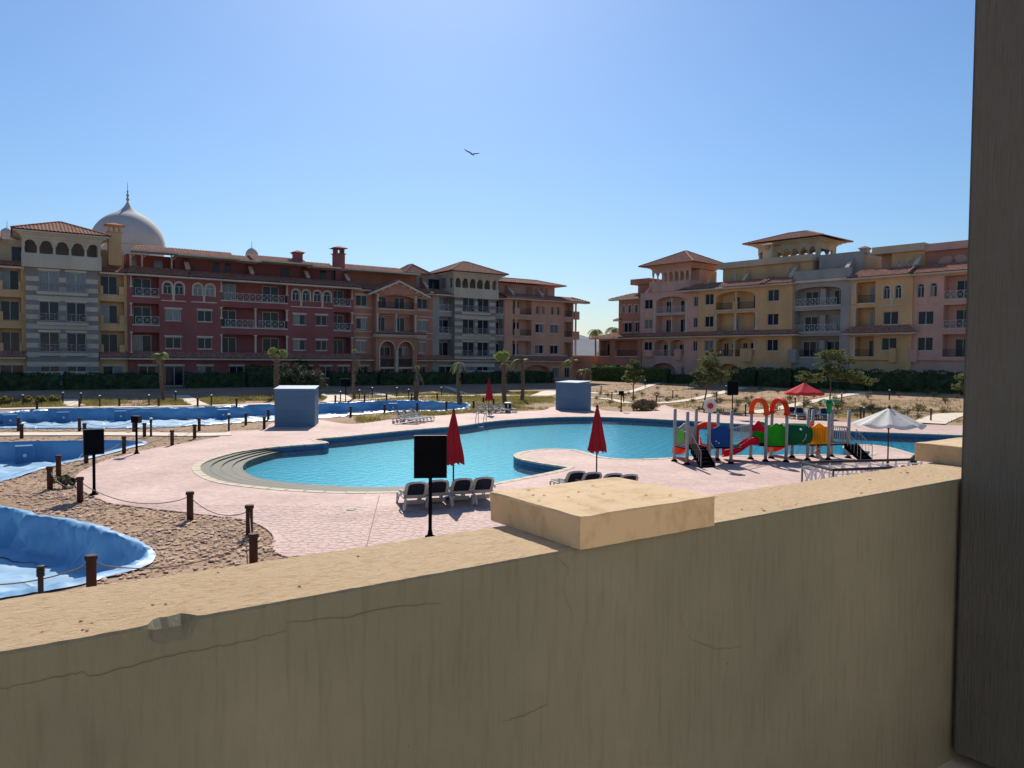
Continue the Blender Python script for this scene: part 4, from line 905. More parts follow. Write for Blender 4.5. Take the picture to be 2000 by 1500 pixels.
h = House('grey house wing with white-railed balconies on both sides of the far striped tower', FL, 845, 987, LB, LE, 0, 12, 'grey', GL)
for zf in (f1, f2, f3):
    h.loggia(858, 886, zf, zf + 2.5, 1.2, .4 if zf == f3 else 0, [(860, 883)], 'white' if zf > f1 else None, dz=2.1); h.loggia(969, 983, zf, zf + 2.5, 1.2, 0, [(970, 982)], 'white' if zf > f1 else None, dz=2.1)
h.column(850, LB, LE - .2, r=.1); h.canopy(845, 987, 4.2, 4.85, 1.0, .02); h.canopy(845, 890, LE - .1, 14.6, .8, 1.6); h.canopy(965, 988, LE - .1, 14.6, .8, 1.6); h.strip('attic_wall', 828, 990, LE, 17.2, 3, 10, 'grey'); h.strip('attic_window', 855, 876, 15, 16.4, 2.9, 3.02, 'glass')
h.win(858, 884, LB + .4, LB + 2.5); hip_roof(h.X(803), h.X(856), 2.0, 8, 17.0, 1.5, lambda n, mb, m, p=None: h.part(n, mb, m, p)); h.finish()
h = House('far grey and beige striped tower with six arches, beside the terracotta entrance', FL, 888, 967, LB, 13.6, .8, 12, 'stripe', GL)
tower(h, 888, 967, 13.5, 15.0, 16.45, 16.6, 17.5, 19.5, 6, True, [(904, 927), (933, 955)], roofover=1.5); chimney(h, 959, 16.5, 19.0, 4.5, 1.1, False); h.finish()
h = House('peach corner house with open corner balconies at the end of the left row', FL, 985, 1120, LB, LE, .2, 12, 'peach', GL)
for zf in (f1, f2, f3):
    r = 'dark' if zf > f1 else None
    h.loggia(1001, 1038, zf, zf + 2.55, 1.5, 0, [(1011, 1024)], r, dz=2.2); h.column(1008.5, zf + (.95 if r else 0), zf + 2.55)
    if r: h.part('balcony_pier', MB().box(h.X(1004), h.X(1014), -.25, .15, zf - .1, zf + .98), 'peach')
    h.loggia(1102, 1118, zf, zf + 2.5, 1.5, 0, [(1103, 1113)], r, dz=2.2)
    if zf < f3:
        for a, b in ((1046, 1062), (1075, 1091)): h.win(a, b, zf + .55, zf + 1.95)
    # corner balcony beyond the gable end
    x0, x1 = h.w, h.X(1131)
    if r: h.part('corner_balcony', MB().box(x0, x1, .1, 3.0, zf - .25, zf - .02).box(h.X(1122), x1, -.1, .25, zf - .4, zf + .95), 'peach'); h.rail(x0 + .02, h.X(1122), zf, 'dark', y=.12)
h.column(1126, 5.0, 13.9, r=.16, y=.1)
for pr in ([(1046.5, 1053), (1057.5, 1064)], [(1075.5, 1082), (1087, 1093.5)]): h.pair(pr, 11.7, 13.0, 'peach', True)
x0, x1 = h.X(1026), h.X(1074); h.hole(x0, x1, LB, LB + 2.7, 1.5, .8); h.win(1080, 1092, LB + .6, LB + 2.3); h.win(1104, 1114, LB + .6, LB + 2.3)
h.canopy(985, 1108, 4.2, 4.9, 1.1, .02); h.strip('terrace_edge', 1003, 1108, 4.92, 5.1, -.2, .02, 'cream'); h.canopy(983, 1145, LE, 14.95, 1.1, 2.4, hr=2, name='eave_roof'); h.part('eave_return', corr(MB(), (h.X(1145), -1.1, LE), (h.X(1145), 9, LE), (-2, 0, .9), 2.5, 0), 'tile')
h.strip('attic_wall', 986, 1104, LE, 16.7, 3, 10, 'peach'); hip_roof(h.X(981), h.X(1119), 1.8, 9, 16.7, 1.0, lambda n, mb, m, p=None: h.part(n, mb, m, p))
for a, b in ((1048, 1060), (1075, 1081), (1086, 1091)): h.part('attic_window', MB().box(h.X(a), h.X(b), 2.9, 3.02, 15.0, 16.3), 'terracotta')
fin(h, 1008, 15.0, 16.4, .6, 3); fin(h, 1068, 15.0, 16.2, .9, 3); h.finish()
# ---------------- right row
RB = 1.0; RE = 15.0; g1, g2, g3 = 5.05, 8.75, 11.85
h = House('terracotta corner house at the gap between the two rows of houses', FR, 1208, 1252, RB, 14.5, -.4, 12, 'terracotta', GR)
h.pair([(1214, 1221), (1226, 1233), (1239, 1246)], 12.2, 13.5, 'cream', True); h.win(1218, 1234, 9.0, 10.6); h.win(1240, 1248, 9.0, 10.6); h.canopy(1194, 1254, 14.55, 15.7, 1.0, 3.0, hl=2.0, name='eave_roof'); h.strip('attic_wall', 1230, 1254, 14.5, 17.0, 2, 8, 'terracotta'); h.strip('attic_cornice', 1218, 1254, 17.0, 17.9, 1.6, 8.4, 'terracotta'); h.canopy(1200, 1214, 11.1, 11.9, .5, 2.0, hl=1.6, name='side_roof'); h.finish()
h = House('low terracotta balcony wing with hipped tiles under the corner house', FR, 1170, 1252, RB, 8.0, .9, 9, 'terracotta', GR)
h.loggia(1173, 1192, g1, 7.6, 1.4, 0, [(1176, 1188)], 'dark', dz=2.1); h.loggia(1202, 1246, g1, 7.6, 1.4, 0, [(1208, 1214), (1219, 1232)], 'dark', dz=2.1); h.column(1171, g1, 7.8, r=.14); h.canopy(1157, 1254, 8.05, 8.9, .9, 2.4, hl=2.2, name='eave_roof'); h.strip('balcony_front', 1196, 1206, g1, g1 + .95, -.15, .1, 'terracotta'); h.win(1185, 1200, RB + .5, RB + 2.2)
x0, x1 = h.X(1201), h.X(1217); h.hole(x0, x1, RB, RB + 2.6, 1.2, .6); h.finish()
h = House('pink tower house with a double-storey arch and arcaded top', FR, 1250, 1364, RB, 15.2, .5, 12, 'pink', GR)
for z0 in (g1 + .8, g2 + .65, g3 + .75):
    h.win(1258, 1274, z0, z0 + 1.5, lintel=False); h.win(1354, 1362, z0, z0 + 1.5, lintel=False)
h.loggia(1281, 1338, g3, 14.35, 1.5, .7, [(1290, 1302), (1318, 1332)], 'white', dz=1.9); h.loggia(1281, 1338, g2, 11.4, 1.5, 0, [(1290, 1302), (1318, 1332)], None, dz=2.1)
for c in (1278.5, 1340): h.column(c, g2, 13.6, y=-.12, r=.17)
h.column(1310, g2, 14.1, y=.1, r=.1)
for a, b in ((1279, 1305), (1310, 1336)): h.loggia(a, b, g1, 7.6, 1.4, .6, [(a + 8, b - 6)], 'white', dz=1.9)
for c in (1277, 1307.5, 1339): h.column(c, g1 + .95, 7.1, y=-.15, r=.12)
x0, x1 = h.X(1273), h.X(1321); h.hole(x0, x1, RB, RB + 3.0, 1.5, 1.3); h.part('arch_surround', MB().ring(x0, x1, RB + 1.7, RB + 3.0, .18, -.06, .02, 14), 'pink'); h.win(1331, 1337, RB + .8, RB + 2.4, lintel=False)
h.strip('balcony_front', 1263, 1279, g1 - .1, g1 + 1.0, -.5, .02, 'pink'); h.strip('balcony_front', 1322, 1334, g1 - .6, g1 + 1.1, -.6, .02, 'pink'); h.canopy(1248, 1366, 8.1, 8.75, 1.0, .02)
x0, x1 = h.X(1273), h.X(1347); h.part('loggia_front', MB().box(x0, x1, -.15, 3.5, 15.2, 16.7), 'pink'); h.part('loggia_back', MB().box(x0, x1, 2.4, 7, 16.7, 18.5), 'pink')
arcade(h, x0, x1, -.1, 16.7, 18.2, 18.6, 7, 'pink'); cornice(h, x0, x1, -.2, 7, 18.6, 19.3, .8, 'pink'); h.part('party_block', MB().box(0, x0, 2.2, 9, 15.2, 17.2), 'pink'); fin(h, 1254, 15.2, 17.0, .4, 3)
hip_roof(x0 - 1.6, x1 + 1.6, -1.6, 9.4, 19.2, 2.5, lambda n, mb, m, p=None: h.part(n, mb, m, p)); h.finish()
h = House('ochre-yellow house with arched balconies and a tiled eave below the belvedere', FR, 1364, 1547, RB, RE, .9, 12, 'yellow', GR)
for z0 in (g1 + .8, g2 + .65, g3 + .85):
    h.win(1376, 1393, z0, z0 + 1.6, lintel=False); h.win(1498, 1520, z0, z0 + 1.6, lintel=False)
h.loggia(1398, 1474, g3, 14.4, 1.5, .75, [(1422, 1434), (1460, 1472)], 'dark', dz=1.9); h.part('balcony_pier', MB().box(h.X(1431), h.X(1440), -.12, .15, g3 - .1, g3 + 1.1).box(h.X(1434.5), h.X(1438), .0, .2, g3 + 1.1, 14.3), 'yellow')
h.loggia(1398, 1477, g2, 11.3, 1.5, 0, [(1422, 1433), (1462, 1474)], None, dz=2.0)
for c in (1398, 1436, 1477): h.column(c, g2 + .1, 11.3, y=-.12, r=.16)
for a, b in ((1400, 1432), (1437, 1473)): h.loggia(a, b, g1, 7.7, 1.4, .6, [(a + 5, a + 14), (a + 20, b - 2)], 'dark', dz=2.0)
for c in (1397, 1434.5, 1474.5): h.column(c, g1 + .95, 7.2, y=-.15, r=.13)
x0, x1 = h.X(1400), h.X(1449); h.hole(x0, x1, RB, RB + 3.0, 1.5, 1.3); h.part('arch_surround', MB().ring(x0, x1, RB + 1.7, RB + 3.0, .2, -.06, .02, 14), 'yellow'); h.win(1494, 1514, RB + .9, RB + 2.6); h.win(1464, 1472, RB + .8, RB + 2.5, lintel=False)
h.strip('balcony_front', 1450, 1472, g1 - .7, g1 + 1.15, -.5, .02, 'yellow'); h.canopy(1362, 1562, 8.1, 8.75, 1.0, .02); h.canopy(1326, 1552, RE, 16.1, 1.0, 2.0, hl=1.5, hr=1, name='eave_roof'); h.strip('eave_band', 1364, 1547, 14.72, 14.97, -.5, .02, 'cream')
h.strip('attic_wall', 1385, 1560, RE, 18.4, 3.4, 10, 'yellow'); h.strip('attic_parapet', 1378, 1562, 18.2, 19.1, 2.9, 10, 'sand')
for a, b in ((1510, 1517), (1520, 1526), (1405, 1412)): h.part('attic_arch', MB().box(h.X(a), h.X(b), 3.3, 3.42, 16.1, 17.4), 'sand')
fin(h, 1437, 16.1, 17.9, 1.4, 3.6); fin(h, 1532, 16.3, 18.2, 1.2, 3.6); fin(h, 1366, 15.6, 17.6, 1.0, 3.6)
for p in (1489, 1496): h.part('ridge_tiles', MB().tube([(h.X(p), -.95, 15.15), (h.X(p), 1.9, 16.25)], .14, 6), 'tile')
h.finish()
b = House('open belvedere with arches and a broad hipped tile roof on top of the yellow house', FR, 1478, 1592, 18.8, 19.6, -7, 6, 'sand', GR, name='belvedere', cat='roof pavilion')
b.part('floor_block', MB().box(-.2, b.w + .2, -.2, 6.2, 17, 19.3), 'sand'); arcade(b, 0, b.w, 0, 19.3, 20.9, 21.3, 7, 'sand'); arcade(b, 0, b.w, 5.7, 19.3, 20.9, 21.3, 7, 'sand')
b.part('side_pier', MB().box(0, .3, .3, 1.2, 19.3, 21.3).box(0, .3, 4.8, 5.7, 19.3, 21.3).box(b.w - .3, b.w, .3, 1.2, 19.3, 21.3).box(b.w - .3, b.w, 4.8, 5.7, 19.3, 21.3).box(0, .3, 1.2, 4.8, 20.7, 21.3).box(b.w - .3, b.w, 1.2, 4.8, 20.7, 21.3), 'sand')
cornice(b, -.05, b.w + .05, -.05, 6.05, 21.3, 22.05, .9, 'sand'); hip_roof(-1.7, b.w + 1.7, -1.7, 7.7, 22.05, 1.6, lambda n, mb, m, p=None: b.part(n, mb, m, p)); chimney(b, 1519, 18.9, 21.6, -2.6, 1.5)
h = House('grey house with broad white-railed balconies between two ochre houses', FR, 1547, 1661, RB, RE, .5, 12, 'grey', GR)
h.loggia(1551, 1641, g3, 14.3, 1.6, .55, [(1562, 1587), (1617, 1640)], 'white', [(1551, 1632)], dz=2.0); h.loggia(1551, 1641, g2 - .35, 11.2, 1.6, 0, [(1561, 1587), (1617, 1638)], 'white', [(1551, 1632)], dz=2.1); h.loggia(1548, 1640, g1, 7.8, 1.6, 0, [(1559, 1585), (1604, 1637)], 'dark', [(1545, 1620)], dz=2.1)
for zf in (g3, g2 - .35, g1): h.part('inner_pier', MB().box(h.X(1597), h.X(1607), .6, 1.6, zf, zf + 2.2), 'grey')
x0, x1 = h.X(1549), h.X(1590); h.hole(x0, x1, RB, RB + 2.7, 1.5, 1.1); h.strip('terrace_front', 1532, 1545, g1 - .8, g1 + 1.0, -.9, .02, 'grey', x0=.05, x1=1.1); h.strip('eave_band', 1547, 1661, 14.9, 15.2, -.45, .02, 'cream'); h.strip('parapet', 1549, 1660, 15.2, 16.5, -.2, .4, 'grey'); h.strip('attic_wall', 1575, 1661, RE, 18.9, 3.2, 10, 'grey')
for a in (1585, 1612, 1637): h.part('attic_arch', MB().tube([(h.X(a), 3.1, 16.6), (h.X(a), 3.22, 16.6)], .55, 14), 'stripe')
fin(h, 1641, 16.5, 18.3, .9, 3.4); chimney(h, 1659, 18.6, 19.6, 4, .9, False); h.finish()
h = House('ochre house with a corner balcony column and paired arched windows beside the grey house', FR, 1661, 1781, RB, RE, .7, 12, 'yellow', GR)
for zf, r in ((g3, 'dark'), (g2 - .1, None), (g1, 'dark')):
    h.loggia(1670, 1708, zf, zf + 2.6, 1.5, 0, [(1688, 1706)], r, dz=2.15); h.column(1668.5, zf + (.95 if zf == g3 else 0), zf + 2.6, y=-.05, r=.15)
    if zf == g3: h.part('balcony_pier', MB().box(h.X(1663), h.X(1673), -.2, .15, g3 - .1, g3 + .98), 'yellow')
h.pair([(1723.5, 1736.5), (1746, 1759)], 12.2, 13.85, 'cream'); h.win(1724, 1754, g2 + .3, g2 + 1.9, lintel=False); h.win(1722, 1752, g1 + .85, g1 + 2.4, lintel=False)
h.canopy(1652, 1794, 8.05, 8.95, 1.2, .02, hl=.9, hr=.9); h.canopy(1657, 1782, RE, 16.2, .9, 1.8, hl=.8, name='eave_roof'); h.strip('eave_band', 1661, 1781, 14.72, 14.97, -.45, .02, 'cream'); h.strip('attic_wall', 1716, 1781, RE, 18.3, 3.4, 10, 'yellow'); h.strip('attic_side', 1686, 1716, RE, 18.3, 5, 10, 'peach'); h.strip('attic_parapet', 1680, 1783, 18.2, 19.1, 2.9, 10, 'sand')
for a, b_ in ((1728, 1737), (1748, 1760)): x0, x1 = h.X(a), h.X(b_); h.part('attic_arch', MB().ring(x0, x1, 16.7, 17.2, .14, 3.3, 3.42, 10).box(x0, x1, 3.36, 3.42, 15.8, 16.7), 'cream')
fin(h, 1775, 16.2, 18.0, 1.0, 3.6); h.part('ridge_tiles', MB().tube([(h.X(1777), -.85, 15.15), (h.X(1777), 1.7, 16.3)], .14, 6), 'tile')
for a, b_ in ((1652, 1690), (1702, 1739)): x0, x1 = max(h.X(a), .2), h.X(b_); h.hole(x0, x1, RB, RB + 2.2, 1.4, .8)
h.strip('terrace_front', 1661, 1748, g1 - .35, g1 + .1, -.35, .02, 'yellow'); h.strip('terrace_pier', 1741, 1754, g1 - .6, g1 + 1.1, -.5, .02, 'yellow'); h.finish()
h = House('pink house with arched windows and balconies beside the dark column', FR, 1781, 1960, RB, RE, .4, 12, 'pink', GR)
h.pair([(1789.5, 1803.5), (1814.5, 1828.5)], 12.2, 13.85, 'pink'); h.win(1792, 1823, g2 + .2, g2 + 1.8, lintel=False); h.win(1792, 1823, g1 + .8, g1 + 2.4, lintel=False)
for zf, r in ((g3, 'white'), (g2 - .3, 'white'), (g1, 'dark')):
    h.loggia(1842, 1893, zf, zf + 2.7, 1.5, 0, [(1858, 1890)], r, dz=2.2); h.loggia(1912, 1945, zf, zf + 2.7, 1.5, 0, [(1918, 1940)], r, dz=2.2)
h.canopy(1781, 1962, RE, 16.2, .9, 1.8, name='eave_roof'); h.strip('eave_band', 1781, 1960, 14.72, 14.97, -.45, .02, 'cream'); h.strip('attic_wall', 1781, 1960, RE, 18.0, 3.4, 10, 'terracotta'); h.strip('attic_parapet', 1780, 1962, 18.0, 18.9, 2.9, 10, 'pink')
for a in (1826, 1852, 1882): h.part('attic_arch', MB().tube([(h.X(a), 3.28, 16.3), (h.X(a), 3.42, 16.3)], 1.0, 18), 'peach')
for a, b_ in ((1771, 1808), (1823, 1874), (1895, 1940)): x0, x1 = max(h.X(a), .2), h.X(b_); h.hole(x0, x1, RB, RB + 2.1, 1.4, .8)
h.strip('terrace_front', 1783, 1958, g1 - .35, g1 + .1, -.35, .02, 'pink'); h.strip('terrace_pier', 1765, 1772, g1 - .6, g1 + 1.0, -.5, .02, 'pink', x0=.05, x1=.8); h.finish()

# ---------------- domes and far background
def far(px, py, d): r = ray(px, py); k = d / r.y; return Vector((r.x * k, d, CH + r.z * k))
c = far(250, 470, 150); R_ = 7.05
do = thing('mosque', 'large pale onion dome with a metal finial rising behind the tower', 'dome', (c.x, c.y, .7))
zb = c.z - .7 - 1.1; DR = 6.85
MB().box(-9, 9, -9, 9, -.5, zb - 3.5).build('hall', 'dome', do); MB().lathe([(6.6, zb - 3.5), (6.6, zb - .4), (DR + .1, zb - .3), (DR + .1, zb)], 48).build('drum', 'dome', do)
prof = [(DR * math.cos(t), DR * math.sin(t)) for t in [math.radians(a) for a in (0, 8, 16, 24, 32, 40, 48, 55, 61, 66)]] + [(2.2, 6.55), (1.6, 6.95), (1.1, 7.35), (.7, 7.8), (.4, 8.3), (.18, 8.8), (.1, 9.0)]
MB().lathe([(r, zb + z) for r, z in prof], 56).build('dome_shell', 'dome', do, True); f_ = zb + 8.9
MB().lathe([(.001, f_), (.16, f_ + .05), (.34, f_ + .4), (.14, f_ + .75), (.12, f_ + .85), (.30, f_ + 1.2), (.10, f_ + 1.55), (.09, f_ + 1.7), (.2, f_ + 1.95), (.06, f_ + 2.2), (.04, f_ + 3.4), (.01, f_ + 3.9)], 12).build('finial', 'steel', do, True)
def small_dome(px, py, d, r, label):
    c = far(px, py, d); o = thing('small_dome', label, 'dome', (c.x, c.y, .7)); z = c.z - .7
    MB().lathe([(r * .92, 0), (r * .92, z)], 20).build('drum', 'dome', o); MB().lathe([(r, z - .1), (r, z + .25 * r), (r * .92, z + .6 * r), (r * .7, z + .95 * r), (r * .4, z + 1.2 * r), (.05, z + 1.35 * r), (.03, z + 2.3 * r), (.005, z + 2.4 * r)], 24).build('dome_shell', 'dome', o, True)
small_dome(492, 500, 128, 1.05, 'tiny pale dome with a spike behind the maroon roof'); small_dome(14, 462, 112, 1.0, 'small white dome with a spike behind the yellow house end')
g0, g1_ = FL.p(FL.u(1119), -2), FR.p(FR.u(1172), -1)
w0 = thing('garden_wall', 'plain terracotta wall closing the gap between the two rows', 'wall', (g0.x, g0.y, .7)); d = (g1_ - g0); L = math.hypot(d.x, d.y); w0.rotation_euler = (0, 0, math.atan2(d.y, d.x))
MB().box(-1, L + 1, 0, .4, -.5, 4.2).build('wall_body', 'terracotta', w0); MB().box(-1.05, L + 1.05, -.08, .48, 4.2, 4.4).build('wall_coping', 'peach', w0); mb = MB(); corr(mb, (0, -1.2, 3.3), (2.8, -1.2, 3.3), (0, 1.2, .8), 0, .6); mb.build('tiled_hood', 'tile', w0)
pw_ = thing('planter_wall', 'low curved terracotta planter wall in front of the light green hedge', 'wall', GT(1152, 741)); a, b = GT(1152, 742), GT(1188, 744); MB().slab([(0, 0), (b - a).xy, (b - a).xy + Vector((.3, 1)), (0, 1)], -.2, .75).build('wall_body', 'terracotta', pw_)
mb = MB(); n = 70; vs = []
for j, (dy, hs) in enumerate(((0, 0), (500, .55), (1000, 1), (1600, .5))):
    for i in range(n + 1):
        x = -600 + 2600 * i / n; hh_ = 150 * math.exp(-((x - 215) / 190) ** 2) + 85 * math.exp(-((x - 620) / 260) ** 2) + 60 * math.exp(-((x + 250) / 200) ** 2) + 40 * math.exp(-((x - 1300) / 400) ** 2) + 26 * noise.noise((x * .008, j, 0)) + 10 * noise.noise((x * .03, j, 4)); vs.append((x, 2600 + dy, max(0, hh_) * hs))
mb.add(vs, [(j * (n + 1) + i, j * (n + 1) + i + 1, (j + 1) * (n + 1) + i + 1, (j + 1) * (n + 1) + i) for j in range(3) for i in range(n)]); tag(mb.build('hills', 'hill', None, True), kind='structure', label='bare grey mountain in the distance')
for k, (x, y, w, hgt) in enumerate(((55, 330, 16, 6), (44, 345, 9, 8), (76, 350, 14, 5), (33, 300, 10, 5))):
    o = thing('town_block', ['wide sand-coloured town block far beyond the garden wall', 'tall sand-coloured town block far beyond the garden wall', 'low long town block far beyond the garden wall', 'small town block far beyond the garden wall'][k], 'building', (x, y, 0)); MB().box(-w / 2, w / 2, 0, 9, 0, hgt).build('wall', 'sand', o)
    for i in range(int(w / 3)): MB().box(-w / 2 + 1 + i * 3, -w / 2 + 2.2 + i * 3, -.05, .05, hgt - 2.6, hgt - 1.2).build('window', 'glass', o)

# ================================================================== VEGETATION
def hedge(fac, pa, pb, off, base, top, label, m='hedge', thick=1.3, dens=70):
    u0, u1 = fac.u(pa, off, 735), fac.u(pb, off, 735); L = u1 - u0; H_ = top - base
    o = thing('hedge', label, 'hedge', fac.p(u0, off, base), math.atan2(fac.t.y, fac.t.x), 'hedges along the house fronts')
    MB().box(.15, L - .15, .15, thick - .1, -.1, H_ - .15).build('branches', 'hedge', o)
    n = int((L * H_ + L * thick) * dens); k = rng.random(n); x = rng.uniform(0, L, n); onf = k < H_ / (H_ + thick)
    y = np.where(onf, rng.normal(.05, .08, n), rng.uniform(0, thick, n)); z = np.where(onf, rng.uniform(0, H_, n), H_ + rng.normal(-.05, .09, n))
    lump = np.array([noise.noise((a * .8, b * .9, 3)) for a, b in zip(x, z)]); y -= lump * .3; z += np.where(onf, 0, lump * .5)
    e = rng.random(n) < .06; x = np.where(e, np.where(rng.random(n) < .5, 0, L) + rng.normal(0, .06, n), x); z = np.where(e, rng.uniform(0, H_, n), z); y = np.where(e, rng.uniform(0, thick, n), y)
    np_mesh('foliage', leaf_quads(np.stack([x, y, z], 1), .11), 4, m, o)
M['hedgesunlit'] = mat('sunlit_hedge_leaf', (.11, .17, .035), .6, .35, 1.5, trans=.3)  # sunlight on the hedges at the gap painted in as a lighter leaf
for pa, pb, lab in ((-80, 118, 'dark clipped hedge at the foot of the striped tower beside the path'), (124, 318, 'dark clipped hedge before the yellow strip and maroon balconies'), (362, 478, 'dark hedge before the maroon house beside its garden door'),
                    (482, 552, 'tall dark hedge behind the olive shrubs'), (648, 738, 'dark hedge before the arched entrance bay'), (742, 900, 'dark hedge at the foot of the grey wing'), (904, 1082, 'dark hedge before the peach corner house')):
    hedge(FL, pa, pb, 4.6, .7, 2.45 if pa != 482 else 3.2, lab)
hedge(FR, 1152, 1236, 5.5, .9, 3.3, 'light green sunlit hedge behind the low planter wall', 'hedgesunlit'); hedge(FR, 1238, 1302, 5.2, .9, 3.2, 'bright sunlit green hedge before the pink tower house', 'hedgesunlit')
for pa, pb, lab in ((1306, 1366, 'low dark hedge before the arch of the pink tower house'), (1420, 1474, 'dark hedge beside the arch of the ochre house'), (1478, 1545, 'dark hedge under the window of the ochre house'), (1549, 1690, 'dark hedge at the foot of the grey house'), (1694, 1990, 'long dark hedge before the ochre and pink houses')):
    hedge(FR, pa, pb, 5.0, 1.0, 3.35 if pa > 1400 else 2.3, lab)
def crown(blobs, n, size, m, parent, flat=.2):
    pts = []; tot = sum(b[1] * b[2] * b[3] for b in blobs)
    for c, rx, ry, rz in blobs:
        k = int(n * rx * ry * rz / tot) + 30; nc = max(5, k // 45); cc = rng.normal(size=(nc, 3)); cc /= np.linalg.norm(cc, axis=1)[:, None]; cc *= (rng.random(nc) ** .35)[:, None]
        p = cc[rng.integers(0, nc, k)] + rng.normal(0, .16, (k, 3)); pts.append(p * (rx, ry, rz) + np.array(c))
    return np_mesh('crown', leaf_quads(np.concatenate(pts), size, flat), 4, m, parent)
def tree(px, py, lean, h, blobs, label, m='leaf', n=5200, size=.10, tr=.07, base=None):
    b = GT(px, py) if base is None else base; o = thing('tree', label, 'tree', b, 0, None); top = Vector((lean, 0, h)); mb = MB(); mb.tube([(0, 0, -.1), (lean * .35 + .03, 0, h * .35), top * .7, top], [tr * 1.3, tr, tr * .8, tr * .5], 8)
    tk = mb.build('trunk', 'bark', o, True); lb = MB()
    for c, rx, ry, rz in blobs:
        c = Vector(c); s = top * random.uniform(.55, .95); mid = (s + c) / 2 + Vector((0, 0, -.12)); lb.tube([s, mid, c], [tr * .45, tr * .3, tr * .12], 5)
        for q in range(4): e = c + Vector((random.uniform(-rx, rx), random.uniform(-ry, ry), random.uniform(-rz, rz))) * .8; lb.tube([mid.lerp(c, .5), e], [tr * .2, tr * .07], 4)
    lb.build('limbs', 'bark', o, True); crown(blobs, n, size, m, o)
tree(1236, 782, .05, 2.6, [((.0, 0, 3.6), .7, .7, .75), ((-.5, .1, 2.4), .75, .7, .5), ((.6, -.2, 2.3), .65, .7, .45), ((.2, .2, 4.3), .45, .45, .4), ((-.2, -.3, 3.0), .7, .6, .5), ((.7, .2, 3.3), .4, .4, .35)], 'slim green tree before the light hedge, beside the small speaker box', n=3600)
tree(1371, 800, .75, 3.4, [((.7, 0, 4.2), 1.0, .9, .6), ((.2, .2, 3.2), 1.1, .9, .45), ((1.9, -.2, 3.2), 1.0, .8, .35), ((.9, 0, 5.0), .6, .6, .45), ((-.2, -.2, 2.5), .7, .7, .35), ((1.0, .3, 2.7), .9, .7, .3), ((2.6, 0, 3.5), .5, .4, .25)], 'leaning green tree behind the flower post of the playground', n=4600)
tree(1620, 785, .1, 3.6, [((.1, 0, 5.0), 1.3, 1.0, .55), ((-1.8, .1, 2.7), 1.4, 1.0, .4), ((1.9, -.1, 3.0), 1.7, 1.1, .5), ((3.4, .2, 2.5), 1.2, .8, .35), ((.2, .2, 3.6), 1.2, 1.0, .45), ((1.4, 0, 4.4), 1.0, .8, .35), ((-.9, -.2, 4.1), .9, .7, .3), ((-2.6, 0, 3.2), .6, .6, .3)], 'broad flat-crowned tree behind the red open umbrella', n=7000)
tree(1905, 790, -.3, 2.4, [((-.6, 0, 3.0), 1.0, .8, .5), ((-.9, 0, 2.2), .9, .7, .35), ((.2, 0, 3.3), .8, .8, .5)], 'small tree whose leaves show beside the dark column', n=4200)
def shrub(px, py, r, hz, label, m='olive', n=5200, size=.12):
    b = GT(px, py); o = thing('shrub', label, 'shrub', b); mb = MB()
    for k in range(7): a = k * .9; mb.tube([(0, 0, 0), (r * .5 * math.cos(a), r * .5 * math.sin(a), hz * .6)], [.05, .02], 5)
    mb.build('stems', 'bark', o); bl = [((random.uniform(-.45, .45) * r, random.uniform(-.4, .4) * r, hz * random.uniform(.35, .72)), r * random.uniform(.5, .7), r * .6, hz * .36) for k in range(8)]; crown(bl, n, size, m, o)
shrub(567, 763, 1.9, 3.2, 'rounded olive shrub behind the blue kiosk and the paddle-leaved palm'); shrub(614, 764, 1.75, 3.0, 'rounded olive shrub beside the curved pale path'); shrub(592, 752, 1.5, 3.9, 'darker olive shrub standing behind the two rounded ones', n=3500)
shrub(1256, 800, 1.25, .85, 'dry brown spreading bush at the deck edge before the slim tree', 'dry', 4000, .14)
for k, (px, py) in enumerate(((10, 779), (52, 784), (78, 783), (106, 784))): shrub(px, py, .5, .85, ['grey-green small bush on the lawn at the far basin', 'yellow-green small bush on the lawn before the striped tower', 'yellow bush on the lawn beside the striped tower path', 'pale yellow bush next to the garden lamp at the path'][k], 'grass', 600, .10)
shrub(126, 951, .38, .36, 'small grey-green weed growing beside the rope bollard on the rubble', 'olive', 700, .05)
# palms
def strip_frond(mb, o, d, L, droop, w=.42, n=9, fold=.35):
    d = Vector(d).normalized(); side = d.cross(Vector((0, 0, 1))); side = side.normalized() if side.length > .05 else Vector((1, 0, 0)); p = Vector(o); pts = [p.copy()]; dd = d.copy()
    for k in range(n): dd = (dd + Vector((0, 0, -droop / n * 2))).normalized(); p = p + dd * L / n; pts.append(p.copy())
    mb.tube(pts, [.022 * (1 - .8 * k / n) for k in range(n + 1)], 4)
    for k in range(1, n * 3):
        t = k / (n * 3); q = pts[int(t * n)].lerp(pts[min(n, int(t * n) + 1)], t * n - int(t * n)); fw = (pts[min(n, int(t * n) + 1)] - pts[int(t * n)]).normalized(); ln = w * math.sin(math.pi * min(1, t * .85 + .12)) * random.uniform(.8, 1.1)
        for s in (-1, 1):
            e = q + side * s * ln * .8 + fw * ln * .55 + Vector((0, 0, -ln * fold)); a = fw * .035; mb.add([q - a, q + a, e], [(0, 1, 2)])
def fan_leaf(mb, o, d, L, r, sp=1.0):
    d = Vector(d).normalized(); c = Vector(o) + d * L; side = d.cross(Vector((0, 1, 0))).normalized(); mb.tube([o, c], [.03, .018], 4)
    for k in range(15):
        a = (-1.15 + 2.3 * k / 14) * sp; v = d * math.cos(a) + side * math.sin(a); e = c + v * r * random.uniform(.85, 1.05) + Vector((0, random.uniform(-.1, .1), -.12 * abs(a) * r)); s = side * math.cos(a) - d * math.sin(a); mb.add([c, c + v * r * .6 + s * r * .11, e, c + v * r * .6 - s * r * .11], [(0, 1, 2, 3)])
